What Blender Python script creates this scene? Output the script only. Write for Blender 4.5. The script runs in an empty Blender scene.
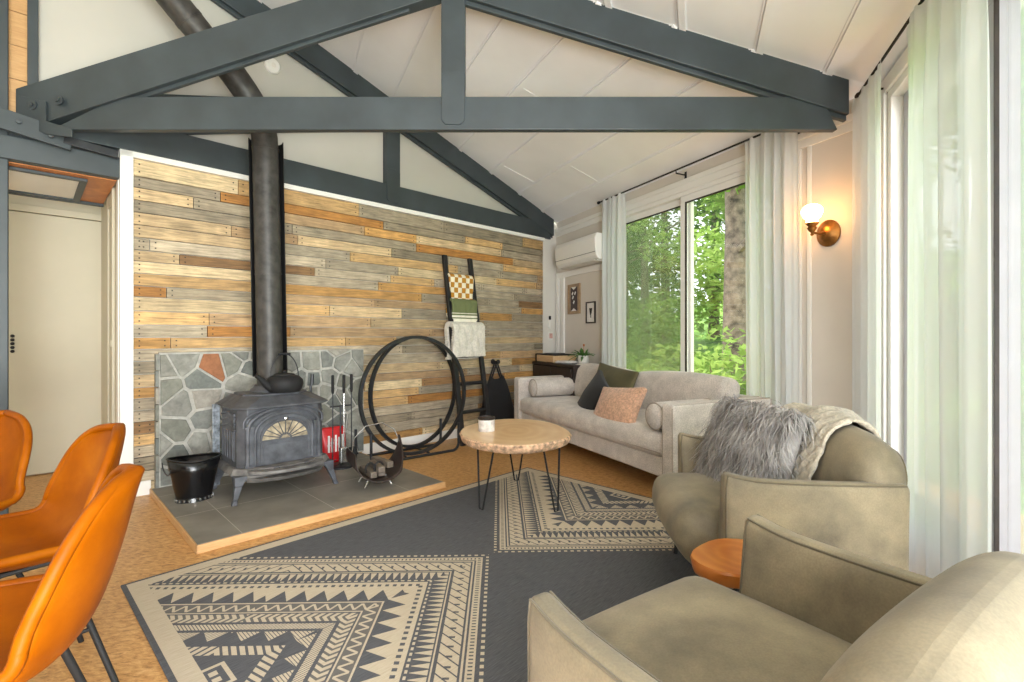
import bpy, math, random
import numpy as np
from mathutils import Vector, Matrix, Euler

# ---------------------------------------------------------------- camera, world, sun, exposure
SC = bpy.context.scene
COL = SC.collection
cam_d = bpy.data.cameras.new('camera'); cam = bpy.data.objects.new('camera', cam_d); COL.objects.link(cam)
cam.location = (0, 0, 1.12); cam.rotation_euler = (math.radians(90), 0, 0)
cam_d.sensor_width = 36; cam_d.lens = 492 / 1024 * 36; cam_d.shift_y = -5 / 1024; cam_d.clip_start = 0.02
SC.camera = cam
W = bpy.data.worlds.new('world'); SC.world = W; W.use_nodes = True
_bg = W.node_tree.nodes['Background']
_bg.inputs[0].default_value = (0.9, 0.95, 1.0, 1); _bg.inputs[1].default_value = 2.2
sun_d = bpy.data.lights.new('sun', 'SUN'); sun_d.energy = 4.5; sun_d.angle = math.radians(3); sun_d.color = (1, .95, .85)
sun = bpy.data.objects.new('sun', sun_d); COL.objects.link(sun)
sun.rotation_euler = Vector((0.42, -0.42, -1.0)).to_track_quat('-Z', 'Y').to_euler()
SC.view_settings.view_transform = 'Standard'; SC.view_settings.look = 'None'
SC.view_settings.gamma = 1; SC.view_settings.use_curve_mapping = False
SC.view_settings.exposure = 0.68

def area(name, loc, target, sx, sy, power, color=(1, .96, .9)):
    d = bpy.data.lights.new(name, 'AREA'); d.shape = 'RECTANGLE'; d.size = sx; d.size_y = sy; d.energy = power; d.color = color
    o = bpy.data.objects.new(name, d); COL.objects.link(o); o.location = loc
    o.rotation_euler = (Vector(target) - Vector(loc)).to_track_quat('-Z', 'Y').to_euler()
    return o
# added fill lamps behind the camera: one aimed forward, one up at the ceiling
area('rear_fill_light', (1.25, -2.5, 1.9), (.1, 2.6, .7), 2.4, 1.8, 165, (.95, .97, 1))
area('ceiling_fill_light', (1.5, -1.5, .5), (.2, 2.4, 2.8), 2.6, 1.0, 205, (.95, .97, 1))

# added fill lamp high outside the armchair window, brightening floor and chairs
area('outside_fill_light', (3.2, 1.0, 4.4), (.6, 2.4, .4), 4.0, 2.2, 95, (.95, .98, 1))
rnd = random.Random(11)
PI = math.pi

# ---------------------------------------------------------------- frames of the three walls
UR = Vector((.71138, .70281, 0)); NR = Vector((.70281, -.71138, 0)); W0 = Vector((-2.6365, 3.4226, 0)); AR = math.atan2(.70281, .71138)
SS = Vector((.42198, -.90661, 0)); NS = Vector((.90661, .42198, 0)); C0 = Vector((.5913, 6.6115, 0)); AS = math.atan2(-.90661, .42198)
ST = Vector((-.34904, -.93711, 0)); NT = Vector((.93711, -.34904, 0)); E0 = Vector((2.259, 3.028, 0)); AT = math.atan2(-.93711, -.34904)
Z = Vector((0, 0, 1))
def RW(u, v, z=0): return W0 + UR * u + NR * v + Z * z      # plank wall: u along it, v out into the room
def SW(s, m, z=0): return C0 + SS * s - NS * m + Z * z      # sofa window wall
def TW(t, n, z=0): return E0 + ST * t - NT * n + Z * z      # armchair window wall
def ceil1(p): return 3.777 - .3054 * p[0] - .1453 * p[1]
def ceil2(p): return 3.337 - .3054 * p[0] + .1137 * (p[1] - 3.028)

# ---------------------------------------------------------------- mesh builder
class MB:
    def __init__(s): s.v = []; s.f = []; s.m = []; s.c = []
    def add(s, vs, fs, mi=0, col=None):
        o = len(s.v); s.v += [tuple(p) for p in vs]
        for f in fs: s.f.append([i + o for i in f]); s.m.append(mi); s.c.append(col)
        return s
    def box(s, c, d, rz=0, mi=0, col=None, rot=None):
        c = Vector(c); R = rot if rot is not None else Matrix.Rotation(rz, 3, 'Z')
        vs = [c + R @ Vector((x * d[0] / 2, y * d[1] / 2, z * d[2] / 2)) for z in (-1, 1) for y in (-1, 1) for x in (-1, 1)]
        return s.add(vs, [(0, 2, 3, 1), (4, 5, 7, 6), (0, 1, 5, 4), (2, 6, 7, 3), (0, 4, 6, 2), (1, 3, 7, 5)], mi, col)
    def b6(s, x0, x1, y0, y1, z0, z1, mi=0, col=None):
        return s.box(((x0 + x1) / 2, (y0 + y1) / 2, (z0 + z1) / 2), (abs(x1 - x0), abs(y1 - y0), abs(z1 - z0)), 0, mi, col)
    def hexa(s, p, mi=0, col=None):                          # bottom ring of four, top ring of four
        return s.add(p, [(3, 2, 1, 0), (4, 5, 6, 7), (0, 1, 5, 4), (1, 2, 6, 5), (2, 3, 7, 6), (3, 0, 4, 7)], mi, col)
    def beam(s, p0, p1, w, h, side=None, mi=0):              # w across, h in the plane of Z
        p0 = Vector(p0); p1 = Vector(p1); d = (p1 - p0).normalized()
        a = side.normalized() if side is not None else d.cross(Z).normalized()
        b = a.cross(d).normalized()
        vs = [p + a * (i * w / 2) + b * (j * h / 2) for p in (p0, p1) for i, j in ((-1, -1), (1, -1), (1, 1), (-1, 1))]
        return s.hexa(vs, mi)
    def prism(s, poly, z0, z1, mi=0, col=None):
        n = len(poly)
        vs = [(p[0], p[1], z0) for p in poly] + [(p[0], p[1], z1) for p in poly]
        return s.add(vs, [tuple(range(n))[::-1], tuple(range(n, 2 * n))] + [(i, (i + 1) % n, n + (i + 1) % n, n + i) for i in range(n)], mi, col)
    def slab(s, poly, off, mi=0, col=None):                  # any planar 3-D polygon thickened by vector off
        n = len(poly); off = Vector(off)
        vs = [Vector(p) for p in poly] + [Vector(p) + off for p in poly]
        return s.add(vs, [tuple(range(n))[::-1], tuple(range(n, 2 * n))] + [(i, (i + 1) % n, n + (i + 1) % n, n + i) for i in range(n)], mi, col)
    def tube(s, pts, r, n=8, closed=False, mi=0):
        pts = [Vector(p) for p in pts]; N = len(pts)
        rs = r if isinstance(r, (list, tuple)) else [r] * N
        T = []
        for i in range(N):
            a = pts[(i - 1) % N] if (closed or i) else pts[0]; b = pts[(i + 1) % N] if (closed or i < N - 1) else pts[-1]
            T.append((b - a).normalized())
        up = Z if abs(T[0].z) < .9 else Vector((1, 0, 0))
        x = T[0].cross(up).normalized(); vs = []
        for i in range(N):
            x = (x - T[i] * x.dot(T[i])).normalized(); y = T[i].cross(x)
            vs += [pts[i] + (x * math.cos(2 * PI * k / n) + y * math.sin(2 * PI * k / n)) * rs[i] for k in range(n)]
        fs = []
        for i in range(N if closed else N - 1):
            j = (i + 1) % N
            fs += [(i * n + k, i * n + (k + 1) % n, j * n + (k + 1) % n, j * n + k) for k in range(n)]
        if not closed: fs += [tuple(range(n))[::-1], tuple(range((N - 1) * n, N * n))]
        return s.add(vs, fs, mi)
    def lathe(s, prof, c=(0, 0, 0), n=24, mi=0, sx=1, sy=1, rot=None):
        c = Vector(c); vs = []; N = len(prof)
        for r, z in prof:
            for k in range(n):
                p = Vector((r * math.cos(2 * PI * k / n) * sx, r * math.sin(2 * PI * k / n) * sy, z))
                vs.append(c + (rot @ p if rot is not None else p))
        fs = [(i * n + k, i * n + (k + 1) % n, (i + 1) * n + (k + 1) % n, (i + 1) * n + k) for i in range(N - 1) for k in range(n)]
        fs += [tuple(range(n))[::-1], tuple(range((N - 1) * n, N * n))]
        return s.add(vs, fs, mi)
    def grid(s, fn, nu, nv, mi=0, closed_u=False):
        vs = [fn(i / nu, j / nv) for j in range(nv + 1) for i in range(nu + (0 if closed_u else 1))]
        w = nu if closed_u else nu + 1
        fs = [(j * w + i, j * w + (i + 1) % w, (j + 1) * w + (i + 1) % w, (j + 1) * w + i) for j in range(nv) for i in range(nu)]
        return s.add(vs, fs, mi)
    def soft(s, c, d, r=.04, puff=(0, 0, 0), rot=None, n=8, mi=0, fn=None):
        """rounded box with bulging faces"""
        c = Vector(c); h = [x / 2 for x in d]; r = min(r, min(h) * .99)
        def ticks(a):
            e = [math.sin(PI / 2 * k / 4) for k in range(4)]
            lo = [-a + r * (1 - math.cos(PI / 2 * k / 4)) for k in range(4)]
            mid = [-(a - r) + 2 * (a - r) * k / n for k in range(n + 1)]
            return lo + mid + [-x for x in lo[::-1]]
        tk = [ticks(a) for a in h]; idx = {}; vs = []; fs = []
        def vert(p):
            k = tuple(round(x, 6) for x in p)
            if k in idx: return idx[k]
            inn = [max(-(h[i] - r), min(h[i] - r, p[i])) for i in range(3)]
            dv = Vector([p[i] - inn[i] for i in range(3)])
            q = Vector(inn) + (dv.normalized() * r if dv.length > 1e-9 else dv)
            t = [q[i] / h[i] for i in range(3)]
            o = Vector(q)
            for i in range(3):
                j, l = (i + 1) % 3, (i + 2) % 3
                o[i] += puff[i] * t[i] * max(0, 1 - t[j] ** 2) * max(0, 1 - t[l] ** 2)
            if fn: o = Vector(fn(o))
            if rot is not None: o = rot @ o
            idx[k] = len(vs); vs.append(c + o); return idx[k]
        for ax in range(3):
            a, b = (ax + 1) % 3, (ax + 2) % 3
            for sg in (-1, 1):
                for i in range(len(tk[a]) - 1):
                    for j in range(len(tk[b]) - 1):
                        q = []
                        for ii, jj in ((i, j), (i + 1, j), (i + 1, j + 1), (i, j + 1)):
                            p = [0, 0, 0]; p[ax] = sg * h[ax]; p[a] = tk[a][ii]; p[b] = tk[b][jj]; q.append(vert(p))
                        if len(set(q)) < 4: q = list(dict.fromkeys(q))
                        if len(q) >= 3: fs.append(q if sg > 0 else q[::-1])
        return s.add(vs, fs, mi)

def ob(name, mb, mats, parent=None, smooth=False, bevel=0, seg=2, kind=None, loc=None, rz=None, solid=0, sub=0, label=None):
    me = bpy.data.meshes.new(name); me.from_pydata(mb.v, [], mb.f); me.update()
    for m in (mats if isinstance(mats, (list, tuple)) else [mats]): me.materials.append(m)
    me.polygons.foreach_set('material_index', mb.m)
    if any(c is not None for c in mb.c):
        at = me.color_attributes.new('tone', 'FLOAT_COLOR', 'CORNER'); buf = np.ones((len(me.loops), 4), dtype=np.float32)
        for p, c in zip(me.polygons, mb.c):
            if c is not None: buf[p.loop_start:p.loop_start + p.loop_total, :len(c)] = c
        at.data.foreach_set('color', buf.ravel())
    if smooth:
        me.polygons.foreach_set('use_smooth', [True] * len(me.polygons))
        me.set_sharp_from_angle(angle=math.radians(38 if smooth is True else smooth))
    o = bpy.data.objects.new(name, me); COL.objects.link(o)
    if parent is not None: o.parent = parent
    if loc is not None: o.location = loc
    if rz is not None: o.rotation_euler = (0, 0, rz)
    if bevel:
        b = o.modifiers.new('bevel', 'BEVEL'); b.width = bevel; b.segments = seg; b.limit_method = 'ANGLE'; b.angle_limit = math.radians(40); b.harden_normals = False
    if solid:
        b = o.modifiers.new('solid', 'SOLIDIFY'); b.thickness = solid; b.offset = 0
    if sub:
        b = o.modifiers.new('sub', 'SUBSURF'); b.levels = sub; b.render_levels = sub
    if kind: o['kind'] = kind
    if label: o['label'] = label
    return o
def thing(name, label, cat, loc=(0, 0, 0), rz=0, group=None):
    o = bpy.data.objects.new(name, None); COL.objects.link(o); o.empty_display_size = .1
    o.location = loc; o.rotation_euler = (0, 0, rz); o['label'] = label; o['category'] = cat
    if group: o['group'] = group
    return o
def tag(o, label, cat, group=None, kind=None):
    o['label'] = label; o['category'] = cat
    if group: o['group'] = group
    if kind: o['kind'] = kind
    return o
def struct(name, mb, m, **k): return ob(name, mb, m, kind='structure', **k)
def copy_tree(src, loc, rz, label, group=None):
    r = src.copy(); COL.objects.link(r); r.location = loc; r.rotation_euler = (0, 0, rz); r['label'] = label
    if group: r['group'] = group
    for ch in list(src.children):
        c = ch.copy(); COL.objects.link(c); c.parent = r
        for g in list(ch.children):
            d = g.copy(); COL.objects.link(d); d.parent = c
    return r
def RX(a): return Matrix.Rotation(a, 3, 'X')
def RY(a): return Matrix.Rotation(a, 3, 'Y')
def RZ(a): return Matrix.Rotation(a, 3, 'Z')

# ---------------------------------------------------------------- materials
def lin(c): return tuple((x / 255 / 12.92) if x / 255 <= .04045 else ((x / 255 + .055) / 1.055) ** 2.4 for x in c)
def rgb(*c): return lin(c) + (1,)
class NT_:
    def __init__(s, name):
        s.mat = bpy.data.materials.new(name); s.mat.use_nodes = True; s.t = s.mat.node_tree
        s.b = s.t.nodes['Principled BSDF']; s.out = s.t.nodes['Material Output']
    def n(s, t, **k):
        o = s.t.nodes.new(t)
        for a, b in k.items(): setattr(o, a, b)
        return o
    def l(s, a, b): s.t.links.new(a, b)
    def coord(s, scale=(1, 1, 1), kind='Object'):
        c = s.n('ShaderNodeTexCoord'); m = s.n('ShaderNodeMapping'); s.l(c.outputs[kind], m.inputs[0]); m.inputs['Scale'].default_value = scale
        return m.outputs[0]
    def noise(s, vec, scale, detail=4, rough=.55, dist=0):
        o = s.n('ShaderNodeTexNoise'); s.l(vec, o.inputs['Vector']); o.inputs['Scale'].default_value = scale
        o.inputs['Detail'].default_value = detail; o.inputs['Roughness'].default_value = rough; o.inputs['Distortion'].default_value = dist
        return o.outputs[0]
    def ramp(s, fac, stops, interp='LINEAR'):
        o = s.n('ShaderNodeValToRGB'); s.l(fac, o.inputs[0]); e = o.color_ramp.elements; o.color_ramp.interpolation = interp
        while len(e) < len(stops): e.new(.5)
        for x, (p, c) in zip(e, stops): x.position = p; x.color = c
        return o.outputs[0]
    def mix(s, fac, a, b, mode='MIX'):
        o = s.n('ShaderNodeMix', data_type='RGBA', blend_type=mode)
        for sock, v in ((o.inputs[0], fac), (o.inputs[6], a), (o.inputs[7], b)):
            if hasattr(v, 'is_output'): s.l(v, sock)
            else: sock.default_value = v
        return o.outputs[2]
    def bump(s, h, strength=.2, dist=.01):
        o = s.n('ShaderNodeBump'); s.l(h, o.inputs['Height']); o.inputs['Strength'].default_value = strength; o.inputs['Distance'].default_value = dist
        s.l(o.outputs[0], s.b.inputs['Normal'])
    def set(s, **k):
        for a, v in k.items():
            i = s.b.inputs[a.replace('_', ' ')]
            if hasattr(v, 'is_output'): s.l(v, i)
            else: i.default_value = v
        return s
class X:
    """arithmetic on shader sockets"""
    def __init__(s, N, v): s.N = N; s.v = v
    def op(s, o, *a):
        n = s.N.n('ShaderNodeMath', operation=o)
        for i, x in enumerate((s,) + a):
            x = x.v if isinstance(x, X) else x
            if hasattr(x, 'is_output'): s.N.l(x, n.inputs[i])
            else: n.inputs[i].default_value = x
        return X(s.N, n.outputs[0])
    def __add__(s, o): return s.op('ADD', o)
    def __sub__(s, o): return s.op('SUBTRACT', o)
    def __mul__(s, o): return s.op('MULTIPLY', o)
    def __lt__(s, o): return s.op('LESS_THAN', o)
    def __gt__(s, o): return s.op('GREATER_THAN', o)
    def abs(s): return s.op('ABSOLUTE')
    def fr(s): return s.op('FRACT')
    def fl(s): return s.op('FLOOR')
    def mx(s, o): return s.op('MAXIMUM', o)
    def mn(s, o): return s.op('MINIMUM', o)
    def pp(s, p): return s.op('PINGPONG', p)
    def inv(s): return s.op('MULTIPLY_ADD', -1.0, 1.0)
    def within(s, a, b): return (s > a) * (s < b)

def plain(name, c, rough=.6, metal=0, var=.08, scale=8, bump=0, bscale=60, **k):
    N = NT_(name); v = N.coord(); f = N.noise(v, scale)
    a = rgb(*[max(0, x * (1 - var)) for x in c]); b = rgb(*[min(255, x * (1 + var)) for x in c])
    N.set(Base_Color=N.ramp(f, [(.3, a), (.7, b)]), Roughness=rough, Metallic=metal, **k)
    if bump: N.bump(N.noise(v, bscale, 3), bump, .005)
    return N.mat
def fabric(name, c, var=.1, scale=6, weave=260, strength=.25, sheen=.3, rough=.9, fleck=0.12):
    N = NT_(name); v = N.coord(); f = N.noise(v, scale, 5); g = N.noise(v, weave, 2)
    a = rgb(*[x * (1 - var) for x in c]); b = rgb(*[min(255, x * (1 + var)) for x in c])
    base = N.ramp(f, [(.3, a), (.7, b)])
    fl = N.ramp(g, [(.35, (1 - 2 * fleck,) * 3 + (1,)), (.65, (1, 1, 1, 1))])
    N.set(Base_Color=N.mix(1.0, base, fl, 'MULTIPLY'), Roughness=rough, Sheen_Weight=sheen, Sheen_Roughness=.5)
    N.bump(g, strength, .003)
    return N.mat
M = {}
M['white'] = plain('white_paint', (226, 222, 214), .6, var=.02, scale=2, bump=.05, bscale=90)
M['ceiling'] = plain('ceiling_paint', (238, 239, 242), .75, var=.02, scale=1.5, bump=.06, bscale=40)
M['trim'] = plain('trim_paint', (236, 234, 228), .4, var=.01, scale=3)
M['hall'] = plain('hall_cream_paint', (196, 188, 166), .6, var=.02, scale=2)
M['gable'] = plain('gable_cream_paint', (190, 187, 178), .7, var=.02, scale=1.5)
M['wallpaint'] = plain('greige_wall_paint', (216, 209, 199), .6, var=.02, scale=2)
M['beam'] = plain('charcoal_beam_paint', (56, 64, 68), .5, var=.12, scale=3, bump=.06, bscale=25)
M['steel'] = plain('black_steel', (38, 40, 43), .45, .3, var=.15, scale=10)
M['flue'] = plain('flue_black', (60, 58, 55), .5, .2, var=.25, scale=16)
M['iron'] = plain('cast_iron', (84, 86, 91), .55, .35, var=.2, scale=12, bump=.15, bscale=120)
M['irondust'] = plain('cast_iron_dusty', (112, 109, 106), .7, .2, var=.2, scale=14, bump=.2, bscale=100)
M['blackgloss'] = plain('black_enamel', (16, 16, 18), .22, .1, var=.2, scale=6)
M['blackmat'] = plain('black_matte', (20, 20, 21), .7, var=.2, scale=12)
M['galv'] = plain('galvanised_steel', (120, 126, 132), .4, .6, var=.35, scale=30)
M['chrome'] = plain('bright_metal', (190, 190, 188), .25, .9, var=.05)
M['brass'] = plain('aged_brass', (150, 104, 52), .35, .8, var=.2, scale=20)
M['blacktimber'] = plain('black_stained_timber', (26, 26, 28), .5, var=.25, scale=10)
M['dkwood'] = plain('dark_espresso_wood', (44, 34, 29), .5, var=.25, scale=9)
M['sofa'] = fabric('oatmeal_tweed', (212, 203, 194), .07, 9, 130, .4, .25, fleck=.14)
M['velvet'] = fabric('olive_velvet', (124, 113, 89), .26, 4, 200, .12, .15, .7, .07)
M['velvetdk'] = fabric('moss_velvet', (84, 78, 48), .15, 6, 200, .12, .2, .75, .07)
M['seam'] = fabric('olive_piping', (94, 85, 65), .08, 6, 200, .1, .2, .8, .05)
M['sofaseam'] = fabric('oatmeal_piping', (166, 154, 140), .05, 6, 300, .1, .2, .8, .05)
M['blackcloth'] = fabric('black_cloth', (24, 24, 26), .2, 10, 150, .3, .1)
M['blush'] = fabric('blush_boucle', (214, 170, 140), .1, 30, 70, .9, .3, .95, .16)
M['creamknit'] = fabric('cream_knit', (196, 186, 166), .08, 20, 90, .9, .3, .95, .15)
M['fluffy'] = fabric('white_fluffy', (226, 221, 208), .05, 20, 60, .9, .3, .95, .1)
M['fur'] = plain('grey_long_fur', (150, 146, 142), .8, var=.25, scale=12)
M['pot'] = plain('white_ceramic', (225, 222, 215), .3, var=.02)
M['leaf'] = plain('houseplant_leaf', (70, 110, 50), .5, var=.3, scale=20)
M['paper'] = plain('paper_white', (228, 226, 222), .6, var=.03, scale=20)
M['red'] = plain('red_plastic', (196, 28, 34), .4, var=.08)
M['grout'] = plain('mortar', (176, 174, 166), .9, var=.1, scale=25, bump=.4, bscale=90)
def leather():
    N = NT_('tan_leather'); v = N.coord(); f = N.noise(v, 5, 6, .6)
    N.set(Base_Color=N.ramp(f, [(.25, rgb(118, 54, 0)), (.55, rgb(148, 76, 1)), (.8, rgb(172, 98, 8))]), Roughness=.42, Specular_IOR_Level=.1)
    N.bump(N.noise(v, 160, 3), .12, .002); return N.mat
M['leather'] = leather()
def toned(name, grain=(2, 60), rough=.7, amt=.3, bump=.25):
    N = NT_(name); at = N.n('ShaderNodeAttribute', attribute_name='tone')
    v = N.coord((grain[0], grain[0], grain[1])); f = N.noise(v, 1.6, 8, .65, .6); g = N.noise(N.coord(), 7, 4)
    k = N.ramp(f, [(.3, (1 - amt,) * 3 + (1,)), (.62, (1.0,) * 3 + (1,)), (.9, (1 + amt * .35,) * 3 + (1,))])
    k2 = N.ramp(g, [(.3, (.76, .75, .74, 1)), (.7, (1.14, 1.13, 1.1, 1))])
    N.set(Base_Color=N.mix(1.0, N.mix(1.0, at.outputs['Color'], k, 'MULTIPLY'), k2, 'MULTIPLY'), Roughness=rough); N.bump(f, bump, .004); return N.mat
M['boards'] = toned('pallet_boards', (3.2, 46), .75, .62)
M['stone'] = toned('field_stone', (14, 14), .85, .35, .6)
def wood(name, a, b, scale=(1, 14, 14), rough=.45, bump=.08):
    N = NT_(name); f = N.noise(N.coord(scale), 3, 7, .6, 1.2)
    N.set(Base_Color=N.ramp(f, [(.3, rgb(*a)), (.7, rgb(*b))]), Roughness=rough); N.bump(f, bump, .003); return N.mat
M['orangewood'] = wood('orange_fir', (168, 92, 30), (208, 132, 62), (2, 2, 25))
M['ply'] = wood('pale_wood', (196, 160, 116), (216, 184, 142))
M['oaktrim'] = wood('oak_edging', (188, 142, 92), (208, 166, 114), (3, 3, 20))
def rings_wood(name, a, b, c, sc=9):
    N = NT_(name); w = N.n('ShaderNodeTexWave', wave_type='RINGS', rings_direction='Z'); N.l(N.coord((1, .75, 1)), w.inputs[0])
    w.inputs['Scale'].default_value = sc; w.inputs['Distortion'].default_value = 5; w.inputs['Detail'].default_value = 4; w.inputs['Detail Scale'].default_value = 1.2
    g = N.noise(N.coord(), 3, 5)
    base = N.ramp(w.outputs[1], [(0, rgb(*a)), (.6, rgb(*b)), (1, rgb(*c))])
    N.set(Base_Color=N.mix(.7, base, N.ramp(g, [(.35, rgb(*a)), (.65, rgb(*c))])), Roughness=.28); return N.mat
M['slabtop'] = rings_wood('live_edge_top', (214, 172, 122), (228, 190, 142), (238, 208, 166), 4)
M['bark'] = plain('pale_bark', (190, 156, 126), .85, var=.35, scale=30, bump=.8, bscale=45)
M['stumptop'] = rings_wood('cedar_top', (164, 84, 26), (186, 104, 38), (202, 132, 64), 7)
def cork():
    N = NT_('cork_floor'); v = N.coord(); cc = N.coord((1, 2.6, 1)); cc.node.inputs['Rotation'].default_value = (0, 0, -.78); a = N.noise(cc, 26, 6, .75, .5); b = N.noise(v, 2.2, 4)
    base = N.ramp(a, [(.34, rgb(128, 84, 42)), (.45, rgb(188, 138, 80)), (.55, rgb(208, 160, 100)), (.68, rgb(230, 190, 134))])
    N.set(Base_Color=N.mix(.15, base, N.ramp(b, [(.3, rgb(176, 122, 66)), (.7, rgb(220, 174, 114))])), Roughness=.42); return N.mat
M['cork'] = cork()
def slate():
    N = NT_('slate_tile'); v = N.coord(); a = N.noise(v, 4, 6); x = X(N, N.n('ShaderNodeSeparateXYZ').outputs[0])
    sx = N.t.nodes[-1]; N.l(N.coord(), sx.inputs[0]); U = X(N, sx.outputs[0]); V = X(N, sx.outputs[1])
    g = ((U * (1 / .53) + .42).fr() < .008).mx((V * (1 / .53) + .55).fr() < .012)
    base = N.ramp(a, [(.3, rgb(112, 108, 100)), (.7, rgb(142, 136, 125))])
    N.set(Base_Color=N.mix(g.v, base, rgb(176, 170, 158)), Roughness=.5); N.bump(N.noise(v, 24, 5), .15, .004); return N.mat
M['slate'] = slate()
def glass(name, tint=(1, 1, 1), gl=.06):
    N = NT_(name); t = N.n('ShaderNodeBsdfTransparent'); t.inputs[0].default_value = tint + (1,); g = N.n('ShaderNodeBsdfGlossy'); g.inputs['Roughness'].default_value = .02
    m = N.n('ShaderNodeMixShader'); m.inputs[0].default_value = gl; N.l(t.outputs[0], m.inputs[1]); N.l(g.outputs[0], m.inputs[2]); N.l(m.outputs[0], N.out.inputs[0]); return N.mat
M['glass'] = glass('window_glass')
def veil(name, c, clear, trans=.5):
    N = NT_(name); t = N.n('ShaderNodeBsdfTransparent'); d = N.n('ShaderNodeBsdfDiffuse'); r = N.n('ShaderNodeBsdfTranslucent')
    d.inputs[0].default_value = rgb(*c); r.inputs[0].default_value = rgb(*c)
    a = N.n('ShaderNodeMixShader'); a.inputs[0].default_value = trans; N.l(d.outputs[0], a.inputs[1]); N.l(r.outputs[0], a.inputs[2])
    b = N.n('ShaderNodeMixShader'); b.inputs[0].default_value = clear; N.l(a.outputs[0], b.inputs[1]); N.l(t.outputs[0], b.inputs[2]); N.l(b.outputs[0], N.out.inputs[0]); return N.mat
M['sheer'] = veil('sheer_voile', (236, 239, 240), .08, .5)
M['screen'] = veil('insect_screen', (160, 176, 140), .62, .35)
M['screen2'] = veil('pale_insect_screen', (206, 214, 206), .5, .4)
M['foliage'] = veil('tree_leaves', (128, 160, 78), 0, .45)
M['foliage2'] = veil('dark_tree_leaves', (98, 132, 66), 0, .4)
M['foliage3'] = veil('light_tree_leaves', (160, 188, 104), 0, .5)
M['trunk'] = plain('tree_bark', (112, 100, 88), .95, var=.4, scale=9, bump=1, bscale=24)
M['grass'] = plain('grass_ground', (110, 150, 60), .95, var=.3, scale=1.2)
def emit(name, c, s):
    N = NT_(name); N.set(Base_Color=rgb(*c), Emission_Color=rgb(*c), Emission_Strength=s); return N.mat
M['frameshade'] = plain('shaded_white_frame', (182, 180, 188), .5, var=.02)  # white sash paint with its shade put into the colour
M['globe'] = emit('lit_opal_glass', (255, 186, 112), 14.0)
# ================================================================ room shell
b = MB(); b.slab([(-4.8, -2.2, 0), (3.2, -2.2, 0), (3.2, 7.6, 0), (-4.8, 7.6, 0)], (0, 0, -.06)); struct('floor', b, M['cork'])

# ceiling: two roof facets that meet over the first truss, each with battens parallel to its window wall
OC = Vector((-3.2, 3.028, 0))
def zc1(p): return Vector((p[0], p[1], ceil1(p)))
def zc2(p): return Vector((p[0], p[1], ceil2(p)))
def clip(a, d, keep):                                          # clip an infinite line to a convex region
    t0, t1 = -20, 20
    for (n, c) in keep:                                        # n.p <= c
        nd = n.dot(d); na = n.dot(a)
        if abs(nd) < 1e-9: continue
        t = (c - na) / nd
        if nd > 0: t1 = min(t1, t)
        else: t0 = max(t0, t)
    return a + d * t0, a + d * t1
rear_c = -NR.dot(W0)
b = MB()
far = C0 + UR * .1
b.slab([zc1(x) for x in (RW(-.62, 0), far, C0 + UR * .1 - UR * .1 + NS * .1 + SS * 0, E0 + Vector((.35, 0, 0)), Vector((-3.1, 3.0, 0)))], (0, 0, .08))
wedge1 = [(-NR, -NR.dot(W0)), (Vector((0, -1, 0)), -3.028), (NS, NS.dot(C0))]
for d in (.29, .69, 1.135, 1.56, 1.94, 2.34, 2.72, 3.11, 3.5):
    for off, w, h in ((0, .04, .013), (.03, .008, .006)):
        p0, p1 = clip(C0 - NS * (d + off), SS, wedge1)
        q = [zc1(p0 - NS * w / 2), zc1(p1 - NS * w / 2), zc1(p1 + NS * w / 2), zc1(p0 + NS * w / 2)]
        b.slab(q, (0, 0, -h))
for d, t in ((.46, .42), (1.35, .62), (.9, .22)):                      # a few butt joints across the boards
    p0 = C0 + SS * (3.4 * t) - NS * (d - .18); p1 = p0 - NS * .4
    b.slab([zc1(p0 - SS * .006), zc1(p1 - SS * .006), zc1(p1 + SS * .006), zc1(p0 + SS * .006)], (0, 0, -.004))
struct('ceiling', b, M['ceiling'])
b = MB()
b.slab([zc2(x) for x in (Vector((-3.1, 3.028, 0)), E0 + Vector((.35, 0, 0)), E0 + NT * .1 + ST * 4.6, Vector((-1.6, -1.3, 0)))], (0, 0, .08))
wedge2 = [(Vector((0, 1, 0)), 3.05), (Vector((0, -1, 0)), 1.2), (NT, NT.dot(E0)), (Vector((-1, 0, 0)), 2.9)]
for d in (.29, .69, 1.135, 1.56, 1.94, 2.34):
    for off, w, h in ((0, .04, .013), (.03, .008, .006)):
        p0, p1 = clip(E0 - NT * (d + off), ST, wedge2)
        b.slab([zc2(p0 - NT * w / 2), zc2(p1 - NT * w / 2), zc2(p1 + NT * w / 2), zc2(p0 + NT * w / 2)], (0, 0, -h))
struct('ceiling', b, M['ceiling'])

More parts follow.
